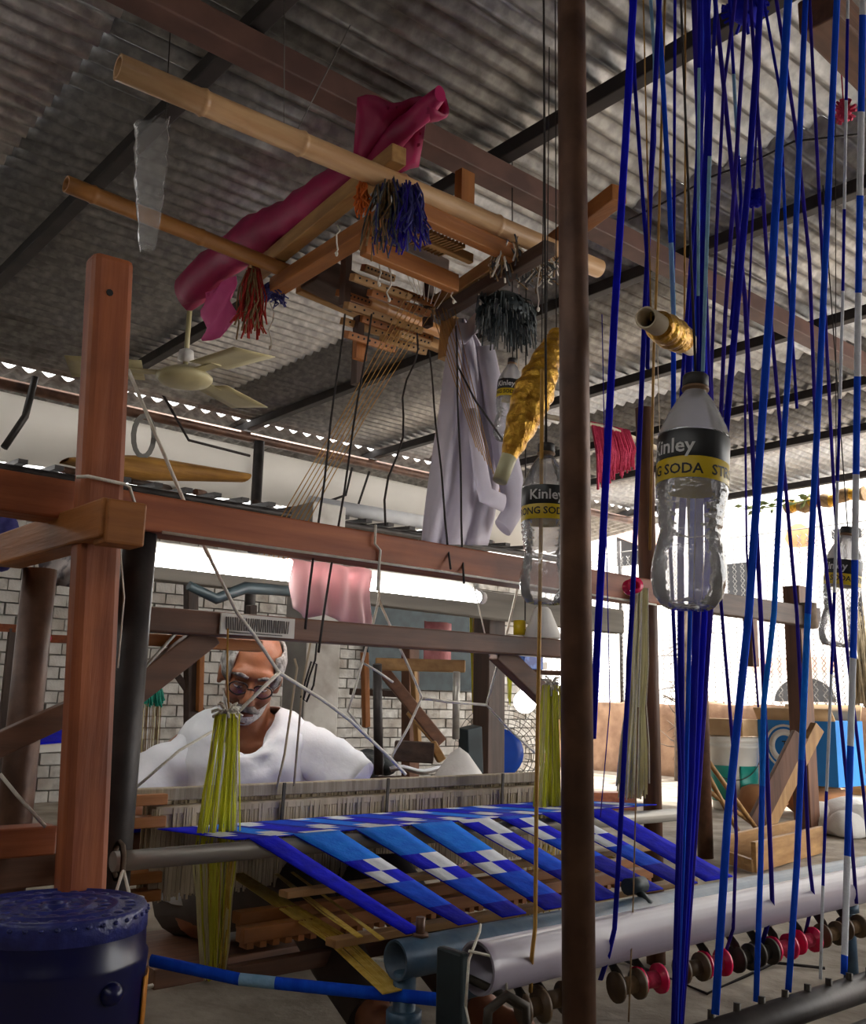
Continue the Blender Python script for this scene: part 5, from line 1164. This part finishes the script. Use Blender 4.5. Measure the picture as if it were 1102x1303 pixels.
# ================================================================== TUBE LIGHT WITH PINK CLOTH
TY = 2.05
t0 = at(186, 714, Y=TY); t1 = at(608, 757, Y=TY); t1.z = t0.z = (t0.z + t1.z) / 2
tl = empty('tube_light', lerp(t0, t1, .5), 'glowing fluorescent tube light on a batten above the weaver', 'lamp')
b = MB(); b.tube([t0, t1], .0165, 16); obj('tube', b, 'tube_glow', tl)
b = MB(); b.beam(t0 + V((-.03, .04, .030)), t1 + V((.03, .04, .030)), .03, .035); obj('batten', b, 'plaster_grey', tl, bevel=.004)
for p, s in ((t0, -1), (t1, 1)):
    b = MB(); b.tube([p + V((s * .0, 0, 0)), p + V((s * .022, 0, 0))], .018, 12); b.beam(p + V((s * .012, .03, .02)), p + V((s * .012, 0, 0)), .02, .03); obj('end_holder', b, 'white_plastic', tl)
gb = MB(); gb.beam((1.05, 2.62, t0.z + .075), (3.3, 2.62, t0.z + .05), .06, .10); obj('grey_timber', gb, 'timber_grey', label='long pale grey timber behind the tube light', cat='beam', bevel=.005)
A = at(374, 712, Y=TY - .03); E = at(474, 722, Y=TY - .03); b = MB(); rows = []
for i in range(19):
    t = i / 18; row = []
    for j in range(25):
        u = j / 24; c = lerp(A, E, u); dp = (.115 + .05 * u + .012 * math.sin(u * 11)) 
        a = -PI * .5 + t * PI * 1.0
        if t < .35: y_ = .06 - .085 * t / .35; z_ = .012 * math.sin(t / .35 * PI)
        else: y_ = -.025 - .012 * math.sin((t - .35) * 4); z_ = -dp * (t - .35) / .65
        f_ = .010 * math.sin(u * 26 + t * 3) * (0.3 + t) + .008 * math.sin(u * 13 - t * 6)
        row.append(V((c.x + .006 * math.sin(t * 8), TY + y_ + f_, t0.z + .03 + z_)))
    rows.append(row)
b.grid(rows, thick=.002); obj('pink_cloth', b, 'pink_drape', label='faded pink cloth draped over the middle of the tube light', cat='cloth')
b = MB(); b.tube([at(240, 745, Y=2.2), at(275, 762, Y=2.2), at(312, 748, Y=2.2), at(372, 752, Y=2.25)], [.012, .014, .016, .014], 8); obj('bent_tube', b, 'plate_green', label='bent dark grey stick below the tube light', cat='stick')
# ================================================================== COTTON ROPES ROUND THE WEAVER
def rope(pts, lab, r=.0035, Y=1.88, m='cotton_cord'):
    b = MB(); b.tube([at(x, y, Y=(yy[0] if yy else Y)) for x, y, *yy in pts], r, 6); return obj('cotton_rope', b, m, label=lab, cat='rope')
rope([(163, 470, 1.75), (233, 635, 1.75), (262, 700, 1.76), (302, 780, 1.77), (322, 806, 1.78), (355, 856, 1.80), (410, 890, 1.82), (445, 916, 1.84), (497, 965, 1.88), (516, 985, 1.9)], 'white rope slanting from above the beam past the weaver face', r=.0042)
rope([(355, 856, 1.80), (335, 875, 1.79), (304, 905, 1.78)], 'short white rope from knot to yellow skein before the face', r=.0045)
rope([(280, 925), (228, 955), (172, 1003)], 'thin white rope from the skein knot down to the reed end', r=.003)
rope([(484, 700), (482, 762), (475, 793), (468, 817), (461, 843), (452, 875), (443, 905), (470, 940), (497, 965)], 'white rope making the near side of the hanging loop')
rope([(482, 764), (496, 795), (506, 819), (516, 839), (537, 887), (520, 925), (497, 965)], 'white rope making the far side of the hanging loop')
rope([(461, 843), (480, 854), (500, 868)], 'short white rope tied to the loop at its corner', r=.003)
rope([(537, 888), (570, 893), (619, 897)], 'horizontal white rope between the two loops')
rope([(662, 738), (659, 746), (645, 805), (635, 838), (619, 897), (650, 930), (680, 957)], 'white rope falling from the upper beam to the right skein')
rope([(375, 838), (378, 850), (362, 960), (352, 1004)], 'grey cord hanging before the weaver chest', r=.003, m='heddle_cotton')
rope([(398, 800), (392, 835), (385, 872), (374, 1000)], 'second cord before the weaver chest with black loop', r=.0028, m='heddle_cotton')
rope([(405, 800), (401, 840), (394, 860), (386, 890), (390, 893), (399, 872), (403, 845), (396, 842), (388, 870), (383, 888)], 'black looped cord end before the weaver shoulder', r=.0026, m='black_cord')
rope([(624, 838), (601, 735)], 'pale twine below the upper beam near the lamp end', r=.002)
rope([(478, 668, 1.615), (477, 692, 1.612), (484, 700, 1.615), (480, 752, 1.62)], 'twine tied round the upper beam beside the pink cloth', r=.003)
rope([(97, 607, 1.52), (112, 606, 1.515), (158, 616, 1.518), (165, 620, 1.52), (172, 642, 1.52)], 'twine tied round the tall post at the upper beam', r=.003)
rope([(152, 690, 1.61), (158, 760, 1.62), (150, 850, 1.62)], 'thin white string hanging down the side of the tall post', r=.0016)
rope([(0, 985, 1.6), (22, 1012, 1.6), (58, 1052, 1.6)], 'loose pale cord at the low rail in the corner', r=.003)
rope([(16, 888, 1.94), (36, 888, 1.94), (42, 900, 1.94), (44, 915, 1.94)], 'twine loop on the rear iron pole', r=.003)
# ================================================================== YARN SKEINS
def skein(x0, y0, x1, y1, w0, w1, Y, m, label, n=110, r=.0022, knot=None, spread=.35, pinch=None):
    b = MB(); A = at(x0, y0, Y=Y); E = at(x1, y1, Y=Y)
    for k in range(n):
        u = random.uniform(-1, 1); v = random.uniform(-1, 1) * spread; jl = random.uniform(-.025, .02); pts = []
        for i in range(6):
            t = i / 5; w_ = (w0 + (w1 - w0) * t) / 2
            if pinch: w_ *= 1 - pinch[1] * math.exp(-((t - pinch[0]) / .08) ** 2)
            c = lerp(A, E, t); pts.append(c + V((u * w_ + random.uniform(-.002, .002), v * w_, jl * t)))
        b.tube(pts, r, 4, mi=random.randrange(len(m)) if isinstance(m, list) else 0)
    root = empty('yarn_skein', E, label, 'yarn skein', 'hanging yarn skeins'); obj('threads', b, m, root)
    if knot:
        b = MB()
        for k in range(50):
            d = V((random.gauss(0, 1.2), random.gauss(0, .6), random.gauss(0, .6))).normalized() * random.uniform(.015, .035); b.tube([A, A + d * .6 + V((0, 0, .006)), A + d], .0022, 4)
        obj('tied_top', b, knot, root)
    return root
skein(290, 908, 277, 1070, .045, .085, 1.76, ['lime_yarn', 'lime_yarn', 'lime_yarn', 'cotton_cord'], 'lime yellow yarn skein hanging before the weaver', n=85, r=.0015, knot='cotton_cord')
b = MB(); b.tube([at(291, 905, Y=1.76), at(289, 860, Y=1.76), at(290, 800, Y=1.78)], .0022, 5); obj('skein_cord', b, 'gold_cord', label='thin golden cord holding the lime skein', cat='cord')
skein(274, 1078, 272, 1228, .085, .045, 1.72, ['lime_yarn', 'straw_yarn', 'yellow_yarn'], 'dim yellow threads hanging below the galvanised rod', n=120)
skein(702, 872, 700, 1035, .06, .11, 1.76, ['lime_yarn', 'straw_yarn', 'lime_yarn'], 'lime yellow skein partly behind the brown iron pole', n=90, r=.0018, knot='cotton_cord')
skein(815, 748, 806, 1005, .05, .10, 1.60, ['straw_yarn', 'straw_yarn', 'cotton_cord'], 'long straw-coloured skein hanging on the right loom post', n=150, pinch=(.58, .25))
skein(190, 858, 192, 893, .09, .13, 3.86, 'teal_yarn', 'small teal green yarn skein behind the iron pole', n=70, r=.004)
skein(183, 895, 178, 1000, .15, .13, 3.86, ['straw_yarn', 'brown_yarn'], 'sparse brown threads hanging below the teal skein', n=26, r=.0018)
skein(607, 758, 604, 905, .08, .02, 3.2, ['yellow_yarn', 'lime_yarn'], 'yellow threads tapering down behind the lower beam', n=36, r=.0026)
skein(648, 838, 648, 892, .05, .02, 3.2, ['lime_yarn'], 'short yellow threads beside the rear post', n=16, r=.0022)
b = MB(); c = at(801, 748, Y=1.56); b.lathe(c, (-.5, -1, .1), [(.010, 0), (.021, 0), (.021, .006), (.012, .008), (.012, .03), (.021, .032), (.021, .038), (.01, .038)], 18); obj('thread_spool', b, 'spool_pink', label='pink flanged spool on the right loom post', cat='spool')
# ================================================================== CEILING FAN
fc = at(235, 478, Z=2.0)
fan = empty('ceiling_fan', fc - V((0, 0, .05)), 'cream three-bladed ceiling fan under the roof', 'fan')
b = MB(); b.lathe(fc - V((0, 0, .045)), (0, 0, 1), [(.001, 0), (.06, .002), (.105, .014), (.118, .03), (.118, .04), (.10, .055), (.06, .075), (.03, .085)], 32); obj('motor', b, 'cream_enamel', fan)
b = MB(); b.tube([fc + V((0, 0, .03)), fc + V((0, 0, .38))], .011, 10); obj('rod', b, 'cream_enamel', fan)
b = MB(); b.lathe(fc + V((0, 0, .06)), (0, 0, 1), [(.012, 0), (.035, .01), (.03, .05), (.012, .06)], 16); obj('canopy', b, 'white_plastic', fan)
tip = [at(322, 448, Z=2.0), at(322, 520, Z=2.0), at(60, 463, Z=2.0)]
for tp in tip:
    d = (tp - fc); d.z = 0; d.normalize(); sd_ = V((-d.y, d.x, 0)); ln = .47
    rows = []
    for i in range(9):
        t = i / 8; r_ = .17 + (ln - .17) * t; w_ = .095 + .008 * t
        rows.append([fc + d * r_ + sd_ * (w_ * u) + V((0, 0, .006 + .010 * u - .01 * t)) for u in (-1, -.5, 0, .5, 1)])
    b = MB(); b.grid(rows, thick=.003); bl = obj('blade', b, 'cream_enamel', fan)
    b = MB(); b.beam(fc + d * .09 + V((0, 0, .005)), fc + d * .22 + V((0, 0, .003)), .05, .006); obj('blade_iron', b, 'cream_enamel', bl)
# ================================================================== WHITE TARPAULIN AND CLUTTER UNDER THE EAVE
b = MB(); rows = []; TYp = 5.5
for i in range(15):
    t = i / 14; row = []
    for j in range(61):
        u = j / 60; x = .3 + 5.6 * u; zt = 2.33 - .08 * u; zb = 1.97 - .02 * u + .02 * math.sin(u * 25)
        row.append((x, TYp + .05 * math.sin(u * 19 + t * 2) * t + .14 * (t ** 2) * 1.0 - .06 * math.sin(t * PI), zt + (zb - zt) * t))
    rows.append(row)
b.grid(rows, thick=.004); obj('tarpaulin', b, 'tarp_sheet', label='long white tarpaulin sheet hanging under the eave', cat='tarpaulin')
b = MB(); b.tube([at(395, 640, Y=5.3), at(560, 668, Y=5.3)], .05, 10); obj('tarpaulin_roll', b, 'tarp_white', label='rolled white edge of the tarpaulin behind the shirt', cat='tarpaulin')
b = MB(); A = at(82, 586, Y=5.25); E = at(312, 608, Y=5.25); rows = []
for i in range(21):
    t = i / 20; th = .065 * math.sin(min(1, t * 2.2) * PI / 2) * (1 - .75 * max(0, t - .4) / .6) + .01
    c = lerp(A, E, t); rows.append([c + V((0, math.cos(a) * .08, math.sin(a) * th)) for a in [2 * PI * k / 12 for k in range(13)]])
b.grid(rows); obj('mustard_bundle', b, 'mustard_board', label='long mustard-brown board lying under the tarpaulin', cat='board')
sh_ = empty('storage_rack', V((3, 5.3, 1.85)), 'dark storage rack of slats below the tarpaulin', 'rack')
for k in range(26):
    b = MB(); x = .6 + k * .19; b.beam((x, 5.15, 1.86), (x, 6.2, 1.93), .05, .025); obj('slat', b, 'iron_dark', sh_)
b = MB(); b.tube([(.3, 5.2, 1.82), (5.8, 5.2, 1.82)], .025, 8); obj('rail', b, 'iron_dark', sh_)
for k in range(9):
    b = MB(); x = 1.8 + k * .42; b.tube([(x, 5.35, 1.90), (x + random.uniform(.2, .5), 5.7, 1.93 + random.random() * .06)], .02, 7); obj('stored_stick', b, random.choice(['dark_wood_X', 'brown_wood_X']), sh_)
for x, lab in ((322, 'iron eave post behind the upper beam'),):
    p = at(x, 700, Y=5.4); b = MB(); b.tube([(p.x, 5.4, 0), (p.x, 5.4, 2.32)], .035, 10); obj('iron_post', b, 'iron_dark', label=lab, cat='post')
for i, (pts, lab) in enumerate((([(45, 480), (32, 530), (5, 570)], 'bent dark strap on the tarpaulin at the frame edge'), ([(448, 595), (440, 630), (412, 640)], 'dark curved cable loop before the tarpaulin'), ([(470, 600), (455, 645), (430, 660)], 'second dark curved cable loop before the tarpaulin'), ([(206, 500), (240, 560), (318, 580)], 'thin cable from the fan to the eave post'))):
    b = MB(); b.tube([at(x, y, Y=5.35) for x, y in pts], .02 if i == 0 else .009, 6); obj('cable', b, 'iron_dark' if i == 0 else 'black_cord', label=lab, cat='cable')
b = MB(); c = at(183, 555, Y=5.2)
for k in range(5): b.tube([c + V((math.cos(t) * (.05 + .006 * k), .0, math.sin(t) * (.11 + .006 * k))) for t in [2 * PI * q / 16 for q in range(17)]], .004, 5)
obj('wire_coil', b, 'fence_wire', label='loose coil of wire hanging before the tarpaulin', cat='wire')
# ================================================================== LOOMS AND CLUTTER IN THE BACKGROUND
bl_ = empty('rear_loom', at(622, 985, d=4.2), 'dark wooden loom frame standing behind the weaver', 'handloom')
rp0 = at(622, 900, d=4.2)
def part(nm, p0, p1, w_, h_, m, par=bl_): 
    b = MB(); b.beam(p0, p1, w_, h_, up=(0, 0, 1) if abs((V(p1) - V(p0)).normalized().z) < .9 else (0, 1, 0)); return obj(nm, b, m, par, bevel=.004)
part('post', (rp0.x, rp0.y, 0), (rp0.x, rp0.y, at(625, 760, d=4.2).z), .10, .10, 'dark_wood_Z')
part('top_beam', at(636, 775, d=4.2), at(770, 790, Y=rp0.y), .09, .09, 'brown_wood_X')
part('post', at(243, 1010, d=4.2), at(243, 740, d=4.2), .05, .05, 'dark_wood_Z')
part('side_post', at(243, 905, d=4.15) + V((.04, 0, 0)), at(243, 800, d=4.15) + V((.05, 0, 0)), .025, .03, 'orange_wood_Z')
part('rail', at(190, 851, d=4.2), at(245, 846, d=4.2), .04, .04, 'dark_wood_X')
part('rail', at(190, 815, d=4.1), at(285, 806, d=4.1), .03, .035, 'orange_wood_X')
part('brace', at(212, 840, d=4.2), at(262, 912, d=4.2), .03, .03, 'dark_wood_X')
part('post', at(320, 770, d=4.6), at(320, 800, d=4.6), .04, .04, 'dark_wood_Z')
part('cross_rail', at(478, 845, d=3.6), at(592, 848, d=3.6), .05, .045, 'pale_wood_X')
part('upright', at(522, 990, d=4.0), at(522, 820, d=4.0), .055, .055, 'brown_wood_Z')
part('upright', at(532, 950, d=3.9), at(526, 850, d=3.9), .02, .03, 'pale_wood_Z')
part('brace', at(485, 850, d=3.7), at(562, 945, d=3.7), .03, .045, 'brown_wood_X')
part('brace', at(520, 905, d=3.75), at(556, 945, d=3.75), .02, .03, 'pale_wood_X')
part('cloth_roller', at(502, 955, d=3.4), at(552, 958, d=3.4), .09, .07, 'dark_wood_X')
part('roller_end', at(549, 945, d=3.38), at(562, 968, d=3.38), .03, .03, 'pale_wood_X')
part('upright', at(466, 925, d=4.4), at(464, 830, d=4.4), .03, .03, 'orange_wood_Z')
part('rail', at(445, 880, d=4.5), at(520, 884, d=4.5), .04, .03, 'dark_wood_X')
b = MB(); b.tube([at(482, 985, d=3.3), at(480, 845, d=3.3)], .016, 10); obj('metal_tube', b, 'iron_dark', label='grey metal tube with white band beside the rope loop', cat='tube')
b = MB(); b.tube([at(580, 940, d=3.2), at(581, 855, d=3.2)], .012, 10); obj('metal_tube', b, 'galvanized_rod', label='pale metal tube by the horizontal rope', cat='tube')
b = MB(); A = at(495, 985, d=3.4); E = at(565, 985, d=3.6); b.grid([[lerp(A, E, j / 8) + Um * (.025 - .02 * i / 4 + .008 * math.sin(j)) + FW.to_2d().to_3d() * (.15 * (i / 4)) for j in range(9)] for i in range(5)], thick=.01); obj('white_sheet', b, 'kurta_white', label='folded white sheet lying behind the reed', cat='sheet')
b = MB(); c = at(584, 995, d=3.2); c.z = .385; b.lathe(c, (0, 0, 1), [(.001, 0), (.10, 0), (.075, .05), (.03, .11), (.001, .13)], 16); obj('yarn_cone', b, 'sack_white', label='white cone of yarn behind the reed', cat='cone')
b = MB(); c = at(690, 812, d=3.4); b.lathe(c, (0, 0, 1), [(.001, 0), (.07, 0), (.03, .10), (.02, .11), (.001, .11)], 18); obj('yarn_cone', b, 'paper_white', label='white yarn cone standing on the lower beam near the pole', cat='cone')
b = MB(); c = at(661, 808, d=3.4); b.lathe(c, (0, 0, 1), [(.001, 0), (.022, 0), (.022, .05), (.015, .052), (.001, .052)], 14); obj('small_jar', b, 'label_yellow', label='small yellow labelled jar behind the lower beam', cat='jar')
b = MB(); A = at(667, 851, d=3.4); b.box((A.x, A.y, A.z), (A.x + .10, A.y + .03, A.z + .055)); obj('printed_packet', b, 'package_blue', label='blue printed packet behind the lower beam near the pole', cat='packet', bevel=.003)
b = MB(); c = at(668, 893, d=3.6); lbm = empty('light_bulb', c - V((0, 0, .05)), 'glowing round bulb behind the diagonal brace', 'bulb'); b.ball(c, .042, 16, 12); obj('glass', b, 'tube_glow', lbm); b = MB(); b.tube([c + V((0, 0, .035)), c + V((0, 0, .10))], .018, 10); obj('holder', b, 'white_plastic', lbm); b = MB(); b.tube([c + V((0, 0, .1)), V((c.x, c.y, ROOF_Z))], .003, 5); obj('flex', b, 'black_cord', lbm)
bn = empty('low_bench', at(520, 1000, d=3.4).to_2d().to_3d(), 'low wooden bench behind the reed carrying cloth and cone', 'bench')
e0 = at(425, 985, d=3.4); e1 = at(605, 985, d=3.4); b = MB(); b.beam(V((e0.x, e0.y + .05, .370)), V((e1.x, e1.y + .05, .370)), .38, .03); obj('bench_top', b, 'brown_wood_X', bn, bevel=.003)
for t in (.08, .92):
    for o_ in (-.12, .12):
        c = lerp(e0, e1, t); b = MB(); b.beam((c.x + o_ * .7, c.y + .05 + o_, 0), (c.x + o_ * .7, c.y + .05 + o_, .36), .04, .04, up=(0, 1, 0)); obj('leg', b, 'brown_wood_Z', bn)
part('shelf', at(630, 814, d=3.4), at(725, 819, d=3.42), .10, .015, 'brown_wood_X'); part('shelf', at(655, 855, d=3.42), at(725, 857, d=3.46), .10, .015, 'brown_wood_X')
# small table fan
fc2 = at(641, 958, d=4.6); tf = empty('table_fan', V((fc2.x, fc2.y, 0)), 'table fan with bright blue hub and wire guard behind the reed', 'fan')
nf_ = -FW.to_2d().to_3d().normalized()
b = MB(); b.lathe(fc2 - RT * .02, nf_, [(.001, .018), (.08, .016), (.115, .008), (.115, 0), (.001, -.01)], 26); obj('hub', b, 'fan_blue', tf)
b = MB()
for k in range(26):
    a = 2 * PI * k / 26; d = RT * math.cos(a) + Um * math.sin(a); b.tube([fc2 + d * .10 + nf_ * .05, fc2 + d * .18 + nf_ * .04, fc2 + d * .24 - nf_ * .01], .0016, 4)
for r_ in (.12, .14, .16, .18, .20, .22, .24): b.tube([fc2 + (RT * math.cos(2 * PI * k / 28) + Um * math.sin(2 * PI * k / 28)) * r_ + nf_ * (.05 - (r_ - .1) * .3) for k in range(29)], .0022, 4)
obj('wire_guard', b, 'fence_wire', tf)
b = MB(); b.tube([V((fc2.x, fc2.y, 0)), fc2 - nf_ * .05], .02, 8); obj('stem', b, 'iron_dark', tf)
b = MB(); A = at(600, 985, d=3.3); b.beam(A, at(598, 925, d=3.3), .07, .05, up=(0, 1, 0)); obj('grey_box', b, 'plate_green', label='upright grey metal box before the rear post', cat='box', bevel=.004)
b = MB(); A = at(440, 990, d=3.5); A.z = .40
for dx, r_ in ((0, .06), (.09, .07), (.18, .05)): b.ball(A + V((dx, 0, .03)), (r_, r_, r_ * .7), 12, 8)
for v in b.v: v += V((0, 0, .01 * math.sin(v.x * 60 + v.y * 40)))
obj('cloth_bundle', b, 'grey_yarn', label='dark cloth bundle beside the weaver arm', cat='bundle')
b = MB(); A = at(540, 790, d=4.4); b.grid([[A + V((.18 * j / 6, .02 * math.sin(j * 1.3), -.22 * i / 6 + .0)) for j in range(7)] for i in range(7)], thick=.004); obj('pink_rag', b, 'pink_cloth', label='small pale pink rag hanging far behind the lamp', cat='rag')
b = MB(); A = at(470, 830, Y=6.1); E = at(610, 880, Y=6.1); A2 = at(480, 745, Y=6.1); b.box((A2.x, 6.19, E.z), (E.x, 6.250, A2.z)); obj('dark_board', b, 'plate_green', label='large dark board on the brick wall behind the lamp', cat='board')
# loom at the far left with blue cloth
ll = empty('far_loom', at(60, 950, d=4.6), 'low far loom with blue cloth seen past the tall post', 'handloom')
A = at(38, 948, d=4.6); E = at(92, 944, d=4.8); b = MB(); b.grid([[lerp(A, E, j / 6) + V((0, .35 * i / 5, .045 * i / 5)) for j in range(-2, 12)] for i in range(6)], thick=.006); obj('blue_cloth', b, 'royal_blue', ll)
b = MB(); b.beam(lerp(A, E, -.4) + V((0, -.02, -.02)), lerp(A, E, 2.0) + V((0, -.02, -.02)), .04, .035); obj('front_beam', b, 'paper_white', ll)
for t in (-.2, 1.9):
    c = lerp(A, E, t); b = MB(); b.beam((c.x, c.y, 0), (c.x, c.y, c.z), .06, .06, up=(0, 1, 0)); obj('leg', b, 'dark_wood_Z', ll)
for (x0, y0, x1, y1) in ((16, 800, 14, 990), (48, 812, 40, 990)):
    b = MB(); p = at(x0, y0, d=4.4); b.beam((p.x, p.y, 0), p, .03, .03, up=(0, 1, 0)); obj('upright', b, 'dark_wood_Z', ll)
b = MB(); b.beam(at(-10, 798, d=4.4), at(24, 800, d=4.4), .03, .035); obj('rail', b, 'red_wood_X', ll)
b = MB(); b.beam(at(50, 812, d=4.4), at(96, 814, d=4.4), .03, .035); obj('rail', b, 'red_wood_X', ll)
b = MB(); c = at(60, 812, d=4.36); b.tube([c + RT * (.016 * math.cos(t)) + Um * (.016 * math.sin(t)) for t in [k * .5 for k in range(14)]], .005, 6); obj('pink_ring', b, 'pink_yarn', ll)
b = MB(); A = at(52, 700, Y=2.15); rows = [[at(50 + 46 * j / 6, 690 + 18 * j / 6 + (60 - 12 * j / 6) * i / 5 - 8, Y=1.99 + .02 * math.sin(j + i)) for j in range(7)] for i in range(6)]; b.grid(rows, thick=.003); obj('checked_cloth', b, 'checked_cloth', label='grey checked cloth hung behind the tall post', cat='cloth')
b = MB(); c = at(6, 690, Y=2.0); b.ball(c, (.03, .03, .06), 10, 8); obj('navy_rag', b, 'navy_yarn', label='dark blue rag on the side beam at the frame edge', cat='rag')
